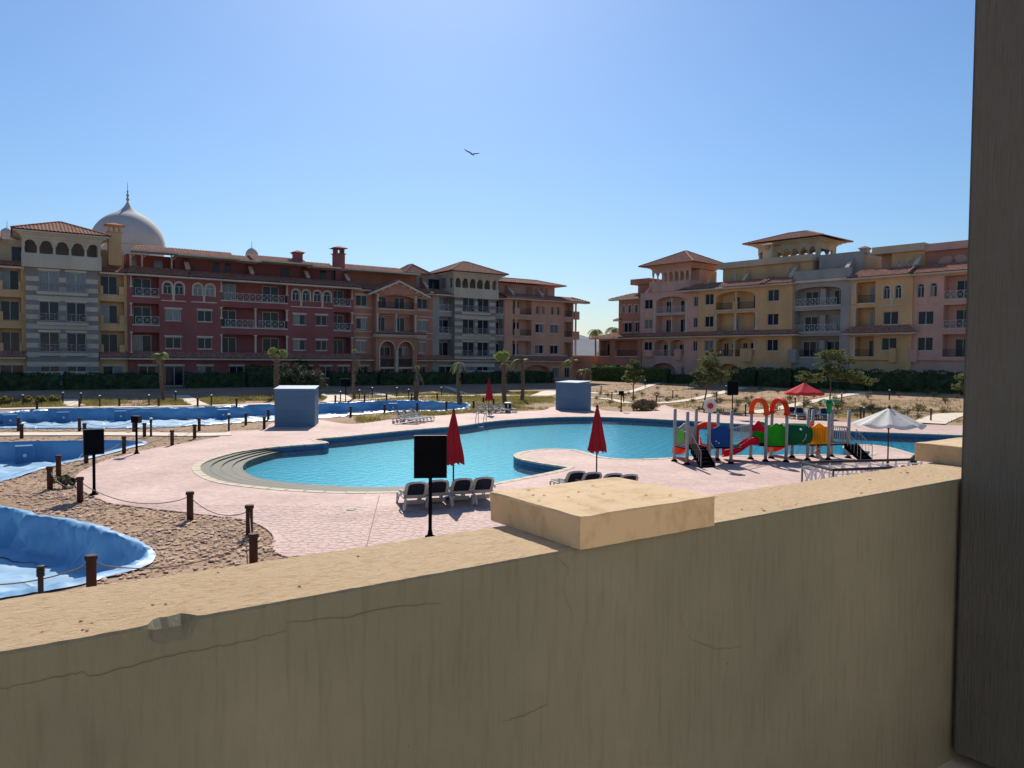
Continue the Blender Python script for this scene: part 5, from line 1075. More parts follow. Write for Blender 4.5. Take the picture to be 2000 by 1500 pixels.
def palm(px, py, tx, ty, label, style, r=.16):
    b = GT(px, py); dp = b.y; rr = ray(tx, ty); k = dp / rr.y; top = Vector((rr.x * k, dp, CH + rr.z * k)) - b; o = thing('palm_tree', label, 'palm tree', b); n = 22; pts = []; rs = []
    for i in range(n + 1):
        t = i / n; p = top * t; p.x += math.sin(t * 3.1) * .12 * (1 if top.x > 0 else -1); pts.append(p); rs.append(r * (1.25 - .45 * t) * (1.12 if i % 2 else .92))
    pts[0].z = -.1; MB().tube(pts, rs, 9).build('trunk', 'bark', o)
    sk = MB()
    for i in range(60):
        t = random.uniform(.35, .98); p = top * t; a = random.random() * 6.28; u = Vector((math.cos(a), math.sin(a), .9)); sk.add([p + u * r * .7, p + u * (r + .12) + Vector((0, 0, .15)), p + u * r * .7 + Vector((.05, .05, .02))], [(0, 1, 2)])
    sk.build('leaf_bases', 'dry', o); g, d = MB(), MB(); T = top
    if style == 'tuft':
        for k in range(13): a = random.random() * 6.28; strip_frond(g, T, (math.cos(a) - .35, math.sin(a), random.uniform(.2, 1.0)), random.uniform(.9, 1.4), 1.0, .3)
        for k in range(5): a = random.random() * 6.28; strip_frond(d, T, (math.cos(a) - .5, math.sin(a), -.1), 1.3, 1.2, .25)
    elif style == 'paddle':
        fan_leaf(g, T, (-.35, 0, .8), .7, .75); fan_leaf(g, T, (.75, 0, .75), .7, .75); fan_leaf(g, T, (.1, -.5, .8), .3, .5)
        for v in ((-1.1, 0, .85), (.9, .2, .5), (-.8, .3, .6)): d.tube([T - Vector((0, 0, .5)), T + Vector(v) * 1.35], [.04, .02], 5)
    elif style == 'stub':
        for k in range(10): a = random.uniform(-.8, 1.2); strip_frond(d, T - Vector((0, 0, .2)), (math.cos(a) * .5, math.sin(a) * .4, -.2), random.uniform(1.2, 2.0), 1.4, .22)
        fan_leaf(g, T, (.1, 0, 1), .1, .4)
    elif style == 'droop':
        for k in range(9): a = k * .7; strip_frond(d if k % 3 else g, T, (math.cos(a), math.sin(a), .55), random.uniform(1.3, 1.9), 1.6, .3)
        strip_frond(g, T, (.15, 0, 1), 1.2, .4, .3)
    elif style == 'upright':
        fan_leaf(g, T, (-.3, 0, 1), .1, 1.5, .55); fan_leaf(g, T, (-.05, -.2, 1), .1, 1.25, .5)
        for k in range(3): strip_frond(d, T, (.8 - k * .5, .3, .4), 1.1, 1.3, .25)
    elif style == 'leanleft':
        for k in range(8): strip_frond(g, T, (-1, random.uniform(-.5, .5), random.uniform(.4, 1.1)), random.uniform(1.4, 2.4), 1.25, .35)
        for k in range(4): strip_frond(g, T, (.5, random.uniform(-.5, .5), .9), .8, 1.0, .3)
        for k in range(4): strip_frond(d, T, (-.8, random.uniform(-.5, .5), .2), 1.3, 1.4, .3)
    else:
        for k in range(26): a = k * .77; strip_frond(g, T, (math.cos(a), math.sin(a), random.uniform(.1, 1.0)), random.uniform(1.7, 2.3), 1.15, .5)
        for k in range(7): a = k * .9; strip_frond(d, T, (math.cos(a), math.sin(a), -.2), 1.6, 1.2, .35)
    if g.v: g.build('fronds', 'palm', o)
    if d.v: d.build('dry_fronds', 'dry', o)
palm(320, 783, 313, 692, 'leaning thin palm with a small drooping tuft before the maroon house', 'tuft', .15)
palm(543, 778, 540, 702, 'stout palm with two upright paddle leaves behind the blue kiosk', 'paddle', .25)
palm(692, 780, 692, 690, 'bare thin palm with few leaves beside the dark notice board', 'stub', .15)
palm(811, 781, 815, 722, 'broken palm stump with hanging dead fronds at the far basin', 'stub', .22)
palm(897, 788, 896, 708, 'palm with drooping withered fronds behind the far basin tip', 'droop', .16)
palm(986, 788, 985, 712, 'palm with one upright green fan behind the far loungers', 'upright', .19)
palm(1019, 784, 1020, 704, 'palm whose leaves lean over to the upright fan palm', 'leanleft', .17)
palm(1122, 757, 1120, 705, 'yellowish palm behind the far blue kiosk', 'leanleft', .15)
palm(1140, 752, 1141, 722, 'short bushy palm beside the planter wall', 'tuft', .14)
def far_palm(px, top_y, d, label, s):
    r = ray(px, top_y); k = d / r.y; o = thing('palm_tree', label, 'palm tree', (r.x * k, d, .7)); z = CH + r.z * k - .7; MB().tube([(0, 0, -.2), (.1, 0, z * .5), (0, 0, z)], [.22, .17, .16], 8).build('trunk', 'bark', o); g = MB()
    for q in range(30): a = q * .81; strip_frond(g, (0, 0, z), (math.cos(a), math.sin(a), random.uniform(-.1, 1.0)), random.uniform(2.1, 2.8) * s, 1.2, .55 * s)
    g.build('fronds', 'palm', o)
far_palm(1163, 645, 150, 'tall palm standing beyond the low tiled wing', 1.0); far_palm(1199, 641, 155, 'tall palm half hidden by the terracotta corner house', 1.1)
# grass and scrub on the open soil
def blades(poly, n, hgt, m, name, label, spread=.12, nb=6):
    xs0, xs1 = min(p[0] for p in poly), max(p[0] for p in poly); y0, y1 = min(p[1] for p in poly), max(p[1] for p in poly); V = []
    while len(V) < n:
        px, py = random.uniform(xs0, xs1), random.uniform(y0, y1)
        if not inside(px, py, poly): continue
        p = GT(px, py)
        if noise.noise((p.x * .16, p.y * .16, 1)) < random.uniform(-.45, .35): continue
        if inside(p.x, p.y, dk) or any(inside(p.x, p.y, t) for t in tl) or near_path(p.x, p.y): 
            if random.random() < .96: V.append(None)
            continue
        V.append(p)
    P = np.array([v for v in V if v is not None]); P = np.repeat(P, nb, 0); k = len(P); P = P + np.stack([rng.normal(0, spread, k), rng.normal(0, spread, k), np.zeros(k)], 1); a = rng.uniform(0, 6.28, k); h_ = hgt * rng.uniform(.4, 1.3, k); w = .018 + .012 * rng.random(k)
    ln = np.stack([np.cos(a) * h_ * .5, np.sin(a) * h_ * .5, h_], 1); sd = np.stack([-np.sin(a) * w, np.cos(a) * w, np.zeros(k)], 1)
    tag(np_mesh(name, np.stack([P - sd, P + sd, P + ln], 1).reshape(-1, 3), 3, m), label, 'grass', kind='stuff')
blades([(-20, 771), (300, 770), (560, 764), (760, 760), (1080, 757), (1080, 800), (930, 800), (900, 785), (640, 782), (400, 793), (-20, 797)], 11000, .26, 'grass', 'lawn_grass', 'patchy yellow-green grass on the lawn beyond the basins')
blades([(930, 775), (1085, 777), (1085, 800), (960, 803), (700, 826), (690, 812), (800, 805)], 2200, .18, 'grass', 'verge_grass', 'thin dry grass on the verge beside the far basin')
blades([(1155, 750), (1290, 747), (1460, 755), (1880, 768), (1880, 826), (1560, 815), (1300, 795), (1160, 795)], 3800, .16, 'grass', 'slope_grass', 'sparse dry grass on the brown slope')
sp0 = None
pl = []
for k in range(400):
    px, py = random.uniform(1160, 1878), random.uniform(752, 820)
    p = GT(px, py)
    if inside(p.x, p.y, dk) or near_path(p.x, p.y) or FR.dist(p.x, p.y) < 8 or any((p - q).length < 1.5 for q in pl): continue
    pl.append(p)
    if len(pl) > 85: break
for k, p in enumerate(pl):
    s = random.uniform(.55, 1.25)
    if sp0 is None:
        sp0 = thing('scrub_plant', 'small dry scrub plant on the brown slope before the right row of houses', 'plant', p, 0, 'scrub plants on the brown slope'); mb = MB()
        for q in range(9): a = q * .7; mb.tube([(0, 0, 0), (.22 * math.cos(a), .22 * math.sin(a), .38)], [.014, .006], 4)
        mb.build('stems', 'bark', sp0); np_mesh('leaves', leaf_quads(rng.normal(0, .16, (260, 3)) * (1.2, 1.2, .8) + np.array((0, 0, .3)), .05), 4, 'scrub', sp0); sp0.scale = (s, s, s)
    else: c = dup(sp0, p, random.random() * 6); c.scale = (s, s, s * random.uniform(.7, 1.3))

# ================================================================== FENCE BOLLARDS, ROPES, LAMPS, SIGNS
BH = .76
def bollard_proto(loc, label, group):
    o = thing('rope_bollard', label, 'bollard', loc, 0, group); b = MB(); n = 12
    b.lathe([(0, -.05), (.088, -.05), (.088, BH - .09)], 12); b.build('post', 'bollard', o, True); MB().lathe([(.088, BH - .09), (.112, BH - .085), (.112, BH - .02), (.098, BH), (0, BH)], 12).build('cap', 'bollard', o); return o
bp0 = None; BOL = {}
def bol(x, y, label, group):
    global bp0
    p = G(x, y, BH); p.z = 0; q = terr(p.x, p.y)
    if q > .03: p = GT(x, y, BH)
    if bp0 is None: bp0 = bollard_proto(p, label, group); o = bp0
    else: o = dup(bp0, p, random.random() * 6, label, group)
    return p
def chain(pts, label, group, rope_label):
    P = [bol(*p, label, group) for p in pts]
    for a, b in zip(P[:-1], P[1:]):
        L = (b - a).length; d = (b - a).normalized(); n = 12; s = []
        for i in range(n + 1): t = i / n; q = a.lerp(b, t) + Vector((0, 0, BH - .16 - .38 * min(1, L / 4) * 4 * t * (1 - t))); s.append(q)
        s[0] += d * .09; s[-1] -= d * .09; c = s[0].copy()
        tag(MB().tube([p - c for p in s], .0125, 6).build('fence_rope', 'rope', None, True), rope_label, 'rope', group + ' ropes').location = c
chain([(-140, 1112), (178, 1084), (495, 1042), (487, 986), (371, 960), (156, 932), (97, 911)], 'brown capped rope bollard on the rubble around the closest blue basin', 'bollards around the closest basin', 'slack rope between the bollards around the closest blue basin')
chain([(114, 889), (168, 868), (242, 852), (336, 840), (380, 829), (282, 826), (165, 826.5), (42, 828), (-90, 829)], 'brown capped rope bollard around the small pointed blue basin', 'bollards around the pointed basin', 'slack rope around the small pointed blue basin')
chain([(-70, 816), (36, 816), (155, 816), (261, 818), (389, 816), (480, 807), (524, 800)], 'dark rope bollard between the far winding basin and the concrete path', 'bollards on the near side of the far basin', 'thin rope along the near side of the far basin')
chain([(-20, 784), (72, 782), (155, 778), (233, 777), (310, 777), (386, 777), (462, 778)], 'small dark rope bollard on the lawn side of the far basin', 'bollards on the lawn side of the far basin', 'thin rope along the lawn side of the far basin')
chain([(655, 772), (712, 770), (755, 768), (804, 768), (854, 768), (901, 772), (925, 783)], 'small dark rope bollard beyond the far basin, right of the blue kiosk', 'bollards beyond the far basin', 'thin rope beyond the far basin, right of the kiosk')
chain([(685, 794), (751, 790), (815, 786), (872, 784)], 'dark rope bollard on the verge behind the group of three loungers', 'bollards on the verge', 'thin rope on the verge behind the three loungers')
bol(516, 814, 'dark rope bollard standing alone in the shade of the blue kiosk', 'single bollard')
bol(944, 776, 'short dark bollard beside the far closed umbrella', 'bollards at the far umbrella'); bol(964, 779, 'short dark bollard beside the far closed umbrella', 'bollards at the far umbrella')
lp0 = None
def lamp(x, y, label, group, h=.95):
    global lp0
    p = GT(x, y)
    if lp0 is None:
        lp0 = thing('garden_lamp', label, 'garden lamp', p, 0, group); MB().lathe([(0, -.05), (.06, -.05), (.06, h - .2), (.075, h - .18), (.075, h - .02), (0, h)], 10).build('post', 'darkmetal', lp0); MB().lathe([(.05, h - .005), (.085, h - .005), (.085, h + .06), (0, h + .09)], 10).build('cap', 'white', lp0)
    else: dup(lp0, p, 0, label, group)
for x, y in ((45, 794), (123, 785), (158, 777), (195, 795), (291, 793), (343, 773), (413, 793)): lamp(x, y, 'thin garden lamp on the lawn before the striped tower and maroon house', 'lamps on the left lawn')
for x, y in ((665, 784), (702, 780), (727, 764), (775, 768), (798, 778), (862, 773), (1105, 757), (1195, 782)): lamp(x, y, 'thin garden lamp on the lawn before the entrance and grey wing', 'lamps on the middle lawn')
for x, y in ((1174, 765), (1218, 786), (1260, 753), (1282, 790), (1314, 778), (1400, 770), (1418, 762), (1456, 812), (1553, 796), (1644, 775), (1737, 774), (1681, 818), (1687, 821), (1818, 822), (1375, 806)): lamp(x, y, 'thin garden lamp with pale cap on the brown slope', 'lamps on the brown slope')
lamp(295, 852, 'dark garden lamp beside the small signboard and the pointed basin', 'lamps at the path'); lamp(447, 841, 'dark garden lamp with pale ring where the path meets the deck', 'lamps at the path')
p = G(79, 1104, .8); o = thing('pipe_lamp', 'black pipe lamp with a ribbed head in front of the closest basin', 'garden lamp', (p.x, p.y, 0)); MB().lathe([(0, -.05), (.045, -.05), (.045, .62)], 12).build('post', 'darkmetal', o); MB().lathe([(.045, .60), (.065, .61), (.065, .66), (.055, .67), (.066, .68), (.066, .73), (.055, .74), (.066, .75), (.064, .79), (0, .8)], 12).build('lamp_head', 'darkmetal', o)
def sign(px, py, z0, z1, w, rz, label, d=.06, pole=.045, x=0):
    p = GT(px, py); o = thing('sign_board', label, 'sign', p, rz)
    MB().lathe([(0, -.02), (.13, -.02), (.13, .03), (pole * 1.6, .06), (pole, .2), (pole, z0 - p.z + .1)], 10).build('pole', 'black', o); MB().box(x - w / 2, x + w / 2, -d / 2, d / 2, z0 - p.z, z1 - p.z).build('panel', 'black', o)
    MB().box(x - w / 2 - .012, x - w / 2, -d / 2 - .005, d / 2 + .005, z0 - p.z, z1 - p.z).box(x + w / 2, x + w / 2 + .012, -d / 2 - .005, d / 2 + .005, z0 - p.z, z1 - p.z).box(x - w / 2, x + w / 2, -d / 2 - .005, d / 2 + .005, z1 - p.z, z1 - p.z + .012).build('rim', 'darkmetal', o)
sign(840, 1049, 1.49, 2.55, .80, .12, 'large black blank signboard on a pole in front of the white loungers'); sign(184, 966, 1.30, 2.10, .56, .62, 'tilted black signboard at the deck edge above the rubble', .14); sign(267, 886, 1.42, 1.72, .40, -.3, 'small black sign box at the edge of the pointed basin', .2, .05)
sign(1430, 817, 1.80, 2.9, .87, .1, 'black blank signboard behind the flower post of the playground'); sign(1213, 804, 1.45, 1.78, .4, 0, 'small black speaker box on a pole beside the dry bush', .25, .05); sign(675, 785, 1.55, 2.3, .95, .1, 'dark notice board at the curved path, beside the bare palm')
# blue slatted kiosks
M['pooldark'] = mat('kiosk_core', (.10, .18, .31), .8, .1)
def kiosk(c0, c1, dpt, h, label):
    a, b = G(*c0), G(*c1); u = b - a; w = u.length; o = thing('pool_kiosk', label, 'kiosk', a, math.atan2(u.y, u.x)); nb = 17; mb = MB(); bh = h / nb
    MB().box(.03, w - .03, .03, dpt - .03, 0, h - .02).build('core', 'pooldark', o)
    for k in range(nb):
        for (x0, x1, y0, y1) in ((0, w, 0, .03), (w - .03, w, .03, dpt)): MB().box(x0, x1, y0, y1, k * bh + .007, (k + 1) * bh - .007).build('board', 'kiosk', o)
    r = MB().add([(-.04, -.05, h), (w + .04, -.05, h), (w + .04, dpt + .04, h + .10), (-.04, dpt + .04, h + .10), (-.04, -.05, h + .06), (w + .04, -.05, h + .06), (w + .04, dpt + .04, h + .17), (-.04, dpt + .04, h + .17)], [(3, 2, 1, 0), (4, 5, 6, 7), (0, 1, 5, 4), (1, 2, 6, 5), (2, 3, 7, 6), (3, 0, 4, 7)]).build('roof', 'kiosktop', o)
kiosk((536, 833.5), (615, 833), 2.6, 2.38, 'blue boarded kiosk on the deck beside the long far basin'); kiosk((1085, 800), (1128, 803), 1.9, 2.40, 'blue boarded kiosk on the far deck beside the yellowish palm')

# ================================================================== POOL FURNITURE
def lounger_proto(loc, rz, label, group):                  # foot end towards +y, raised back at y=0
    o = thing('sun_lounger', label, 'sun lounger', loc, rz, group); w = .34
    for s in (-1, 1): MB().tube([(s * w, .02, .33), (s * w, .5, .34), (s * w, 1.2, .31), (s * w, 1.75, .29), (s * w, 1.9, .2)], .032, 6).build('side_rail', 'plastic', o, True)
    st = MB().box(-w + .03, w - .03, .62, 1.86, .30, .33).build('seat', 'navy', o)
    mb = MB(); 
    for k in range(3): mb.box(-w, w, .75 + k * .45, .81 + k * .45, .285, .298)
    mb.build('seat_bars', 'plastic', st)
    B = [(-.33, 0), (-.345, .25), (-.33, .53), (-.27, .63), (-.1, .67), (.1, .67), (.27, .63), (.33, .53), (.345, .25), (.33, 0)]; ca, sa = math.cos(math.radians(52)), math.sin(math.radians(52))
    T = lambda x, q, e=0: (x, .62 - q * ca - e * sa, .31 + q * sa - e * ca); mb = MB(); I = [(x * .74, .13 + q * .77) for x, q in B]; n = len(B)
    vs = [T(x, q, .03) for x, q in B] + [T(x, q, .03) for x, q in I] + [T(x, q, -.03) for x, q in B] + [T(x, q, -.03) for x, q in I]; fs = []
    for i in range(n): j = (i + 1) % n; fs += [(i, j, n + j, n + i), (2 * n + j, 2 * n + i, 3 * n + i, 3 * n + j), (j, i, 2 * n + i, 2 * n + j), (n + i, n + j, 3 * n + j, 3 * n + i)]
    bk = mb.add(vs, fs).build('backrest', 'plastic', o); MB().add([T(x, q, .012) for x, q in I] + [T(x, q, -.012) for x, q in I], [tuple(range(n)), tuple(range(2 * n - 1, n - 1, -1))]).build('sling', 'navy', bk)
    MB().add([T(x, q, .035) for x, q in ((-.3, -.26), (.3, -.26), (.31, -.13), (-.31, -.13))] + [T(x, q, -.02) for x, q in ((-.3, -.26), (.3, -.26), (.31, -.13), (-.31, -.13))], [(0, 1, 2, 3), (7, 6, 5, 4), (0, 4, 5, 1), (1, 5, 6, 2), (2, 6, 7, 3), (3, 7, 4, 0)]).build('lower_panel', 'plastic', bk)
    for s in (-1, 1):
        MB().tube([(s * .33, 1.45, .30), (s * .37, 1.62, .02), (s * .36, 1.8, .02), (s * .34, 1.82, .27)], .026, 6).build('leg', 'plastic', o, True); MB().tube([(s * .35, .12, .32), (s * .37, .08, .14), (s * .37, .20, .1)], .03, 6).build('leg', 'plastic', o, True)
        MB().tube([(s * .35, .16, .11), (s * .41, .16, .11)], .11, 12).build('wheel', 'plastic', o); MB().tube([(s * .36, .95, .33), (s * .39, .88, .52), (s * .39, .5, .55), (s * .37, .36, .50)], .026, 6).build('armrest', 'plastic', o, True)
    return o
lg0 = None
def lounger(p, rz, label, group):
    global lg0
    p = Vector((p.x, p.y, p.z))
    if lg0 is None: lg0 = lounger_proto(p, rz, label, group)
    else: dup(lg0, p, rz, label, group)
for x, y in ((817, 1000), (860, 995), (908, 991), (950, 988)): lounger(G(x, y), .30, 'white-framed lounger seen from behind, in the row of four beside the black signboard', 'four loungers by the signboard')
for x, z in ((1133, 23.9), (1165, 23.7), (1206, 23.5), (1237, 23.3)): q = ray(x, 925); lounger(Vector((q.x / q.y * z, z, 0)), .30, 'white-framed lounger partly hidden behind the capping block on the parapet', 'four loungers behind the capping block')
for x, y in ((768, 826.5), (782, 824), (797, 821.5)): lounger(G(x, y), -1.75, 'white lounger with navy back in the group of three beside the far pool edge', 'three far loungers')
for x, y in ((924, 806), (938, 806), (953, 806), (966, 805)): lounger(G(x, y), -1.72, 'white lounger with navy back in the far group of four beside the closed umbrella', 'four far loungers')
for x, y in ((1545, 815), (1560, 816.5), (1584, 817), (1608, 818)): lounger(G(x, y), 2.9, 'white lounger with navy back facing the playground, by the open red umbrella', 'loungers behind the playground')
p = G(985, 805); o = thing('litter_bin', 'navy and white litter bin beside the far group of four loungers', 'bin', (994 and p.x + .3, p.y, 0)); MB().lathe([(0, 0), (.24, 0), (.27, .75)], 14).build('bin_body', 'navy', o); MB().lathe([(.28, .72), (.31, .74), (.31, .82), (.2, .84), (.001, .84)], 14).build('rim', 'white', o); MB().box(-.06, .06, -.30, -.26, .12, .66).build('stripe', 'white', o)
def closed_umbrella(p, top, bot, label, s=1):
    o = thing('closed_umbrella', label, 'umbrella', p); MB().tube([(0, 0, 0), (0, 0, top - .1)], .026, 8).build('pole', 'darkmetal', o); MB().lathe([(0, 0), (.28, 0), (.3, .05), (.06, .09), (.05, .25)], 16).build('base', 'darkmetal', o); mb = MB(); n = 48; vs = []; K = 14
    for k in range(K + 1):
        t = k / K; z = bot + (top - bot) * t; r = .245 * (1 - t) ** .75 + .03
        for i in range(n): a = 2 * math.pi * i / n; f = 1 + .26 * math.cos(7 * a + .9 * math.sin(3 * t)) * (1 - t * .6) + .09 * math.sin(3 * a + 5 * t) + .05 * math.cos(13 * a - 4 * t); zz = z - (.05 * (1 + math.cos(8 * a)) if k == 0 else 0); vs.append((r * f * math.cos(a), r * f * math.sin(a), zz))
    mb.add(vs, [(k * n + i, k * n + (i + 1) % n, (k + 1) * n + (i + 1) % n, (k + 1) * n + i) for k in range(K) for i in range(n)]); mb.build('canopy', 'umbred', o, True); MB().lathe([(.045, top - .02), (.05, top + .04), (.02, top + .1), (0, top + .11)], 8).build('finial', 'bollard', o); MB().lathe([(.06, bot - .05), (.06, bot + .05)], 10).build('strap', 'umbred', o)
q = ray(886, 850); closed_umbrella((q.x / q.y * 23.7, 23.7, 0), 2.78, 1.17, 'dark red closed umbrella beside the black signboard and the row of loungers'); q = ray(1166, 850); closed_umbrella((q.x / q.y * 26.5, 26.5, 0), 2.78, 1.24, 'dark red closed umbrella behind the capping block'); q = ray(955, 760); closed_umbrella((q.x / q.y * 59, 59, 0), 2.8, 1.2, 'small dark red closed umbrella among the far loungers')
def open_umbrella(p, top, edge, R_, n, m, polem, label, rot=0, sag=.12, val=.12):
    o = thing('open_umbrella', label, 'umbrella', p); MB().tube([(0, 0, 0), (0, 0, top - .03)], .03, 8).build('pole', polem, o); MB().lathe([(0, 0), (.28, 0), (.3, .05), (.06, .09), (.05, .25)], 16).build('base', 'darkmetal', o); mb = MB(); vs = [(0, 0, top)]; K = 6; S_ = 6; N = n * S_
    for k in range(1, K + 1):
        t = k / K
        for i in range(N): a = 2 * math.pi * i / N + rot; f = (i % S_) / S_; cut = math.cos(math.pi / n) / math.cos((f - .5) * 2 * math.pi / n); z = top - (top - edge) * t ** .92 - sag * t * math.sin(math.pi * f) * .6; vs.append((R_ * t * cut * math.cos(a), R_ * t * cut * math.sin(a), z))
    fs = [(0, 1 + i, 1 + (i + 1) % N) for i in range(N)] + [(1 + (k - 1) * N + i, 1 + k * N + i, 1 + k * N + (i + 1) % N, 1 + (k - 1) * N + (i + 1) % N) for k in range(1, K) for i in range(N)]
    b = len(vs); vs += [(x, y, z - val) for x, y, z in vs[1 + (K - 1) * N:1 + K * N]]; l = 1 + (K - 1) * N; fs += [(l + i, b + i, b + (i + 1) % N, l + (i + 1) % N) for i in range(N)]; mb.add(vs, fs).build('canopy', m, o, True)
    for i in range(n): a = 2 * math.pi * i / n + rot; MB().tube([(0, 0, top - .04), (R_ * .99 * math.cos(a), R_ * .99 * math.sin(a), edge - .03)], .014, 4).build('rib', polem, o); MB().tube([(0, 0, edge - .25), (R_ * .5 * math.cos(a), R_ * .5 * math.sin(a), (top + edge) / 2 - .05)], .01, 4).build('strut', polem, o)
    MB().lathe([(.06, top - .02), (.06, top + .05), (0, top + .1)], 8).build('finial', 'bollard', o)
q = ray(1570, 790); open_umbrella((q.x / q.y * 59.5, 59.5, 0), 2.78, 1.95, 1.55, 8, 'umbopen', 'bollard', 'open backlit red umbrella on the far deck behind the playground', .2); q = ray(1735, 860); open_umbrella((q.x / q.y * 31.5, 31.5, 0), 2.55, 1.86, 1.42, 8, 'whitefabric', 'bollard', 'open white umbrella with a brown pole beside the playground', .35, .2, .03)
M['umbred2'] = M['umbred']
# pool ladder
p = G(938, 826); o = thing('pool_ladder', 'steel pool ladder at the far edge beside the loungers', 'ladder', (p.x, p.y, 0), -.15)
for s in (-.28, .28): MB().tube([(s, .75, 0), (s, .7, .55), (s, .55, .75), (s, .25, .75), (s, -.15, .4), (s, -.3, -.1), (s, -.32, -.9)], .022, 8).build('handrail', 'steel', o, True)
for k in range(3): MB().box(-.28, .28, -.36, -.28, -.25 - .25 * k, -.22 - .25 * k).build('tread', 'white', o)
# stairwell railing
o = thing('stair_railing', 'white lattice railing with a dark top rail around a stairwell behind the parapet', 'railing', (0, 0, 0)); R1, R2, R3, R4 = G(1567, 903.5, 1.0), G(1800, 897, 1.0), G(1627, 918, 1.0), G(1740, 913.5, 1.0); o.location = (R1.x, R1.y, 0)
for a, b in ((R1, R2), (R1, R3), (R3, R4)):
    a, b = a - o.location, b - o.location; MB().tube([a, b], .05, 6).build('top_rail', 'darkmetal', o); L = (b - a).length; n = max(2, int(round(L / .55)))
    lo = Vector((0, 0, .12)); MB().tube([Vector((a.x, a.y, .14)), Vector((b.x, b.y, .14))], .02, 5).build('bottom_rail', 'white', o); MB().tube([Vector((a.x, a.y, .86)), Vector((b.x, b.y, .86))], .02, 5).build('upper_rail', 'white', o); lat = MB()
    for k in range(n + 1):
        q = a.lerp(b, k / n); MB().tube([Vector((q.x, q.y, 0)), Vector((q.x, q.y, 1.0))], .036, 6).build('baluster', 'white', o)
        if k < n:
            r = a.lerp(b, (k + 1) / n); lat.tube([Vector((q.x, q.y, .14)), Vector((r.x, r.y, .86))], .022, 4).tube([Vector((r.x, r.y, .14)), Vector((q.x, q.y, .86))], .022, 4)
    tag(lat.build('lattice', 'white', o), kind='stuff')

# ================================================================== PLAYGROUND
for n_, c_ in dict(pgrn=(.03, .36, .02), pdkg=(.012, .16, .06), pblue=(.015, .09, .30), pyel=(.80, .38, .012), pred=(.78, .06, .012), porg=(.80, .13, .03), pcrim=(.62, .015, .05), plime=(.20, .62, .08), ppalm=(.03, .36, .16), pgrey=(.38, .37, .36)).items(): M[n_] = mat('plastic_' + n_, c_, .5, .06, 3, spec=.15, trans=.38)
pg = thing('playground', 'colourful climbing frame with slides, arches, flower and tunnel at the pool edge', 'playground', (11.2, 33, 0)); O = Vector((11.2, 33, 0)); PH = .72
def pw3(px, py, z=0): return G(px, py, z) - O
A1, A2, A3 = pw3(1317, 901), pw3(1341.5, 907.5), pw3(1358.5, 899); A4 = A2 + A3 - A1; B5, B6 = pw3(1401, 899), pw3(1427.5, 905.6); B7 = B5 + B6 - A4
C1, C2, C3, C4 = pw3(1466, 896.5), pw3(1495, 901), pw3(1506, 895), pw3(1535, 902); D1, D2, D3, D4 = pw3(1577, 899), pw3(1586, 892.5), pw3(1617.5, 898), pw3(1623.5, 891.5); D5 = pw3(1656.5, 894.5); Dm = pw3(1547, 893.5)
def post(p, h=2.25):
    q = MB().tube([p, p + Vector((0, 0, h))], .074, 10).build('post', 'steel', pg, True); MB().lathe([(.15, 0), (.15, .03), (.075, .10), (.065, .1)], 12, p).build('foot', 'black', q); MB().lathe([(.076, h), (.06, h + .03), (0, h + .045)], 10, p).build('post_cap', 'steel', q)
for p, h_ in ((A1, 2.3), (A2, 2.25), (A3, 2.3), (A4, 2.3), (B5, 2.1), (B6, 2.3), (C1, 2.15), (C2, 2.15), (C3, 2.15), (C4, 2.15), (D1, 2.3), (D2, 2.2), (D3, 2.2), (D4, 2.2), (D5, 2.2), (Dm, .75)): post(p, h_)
def platform(pts): MB().slab([p for p in pts], PH - .07, PH).build('platform', 'black', pg)
platform([A1, A2, A4, A3]); platform([A4, B6, B7, B5]); platform([C1, C2, C4, C3]); platform([D1, D3, D4, D2])
def panel(a, b, z0, z1, m, hump=.14, name='panel', inset=.07, t=.03):
    d = (b - a); L = d.length; rz = math.atan2(d.y, d.x); N = 14; top = [(inset + (L - 2 * inset) * i / N, z1 - hump + hump * (.5 - .5 * math.cos(2 * math.pi * min(1, max(0, (i / N - .12) / .76))))) for i in range(N + 1)]; o = MB().prism([(inset, z0)] + [(L - inset, z0)] + top[::-1], -t, t).build(name, m, pg); o.location = a; o.rotation_euler = (0, 0, rz); return o, L
o, L = panel(A4, B6, PH, 1.68, 'pblue'); 
for x, z in ((.3, .98), (.42, .90)): MB().tube([(x, -.045, z), (x, -.028, z)], .035, 10).build('button', 'fitting', o)
panel(C2, C4, PH - .02, 1.72, 'pgrn', .16); panel(C1, C3, PH, 1.7, 'pgrn', .16); o, L = panel(D1, D3, PH, 1.68, 'pyel', .16)
for k in range(6): x = L * (.2 + .6 * k / 5); MB().box(x - .022, x + .022, -.055, -.03, PH + .12, 1.48).build('slat', 'pyel', o)
o, L = panel(A1, A3, PH, 1.7, 'pgrey', .2)
o, L = panel(A1, A2, PH + .05, 1.35, 'pgrey', .0, 'side_panel', .05, .012); d = MB().tube([(.0, -.05, 0), (.0, -.02, 0)], .30, 24).build('disc', 'plime', o); d.location = (L * .55, 0, 1.18)
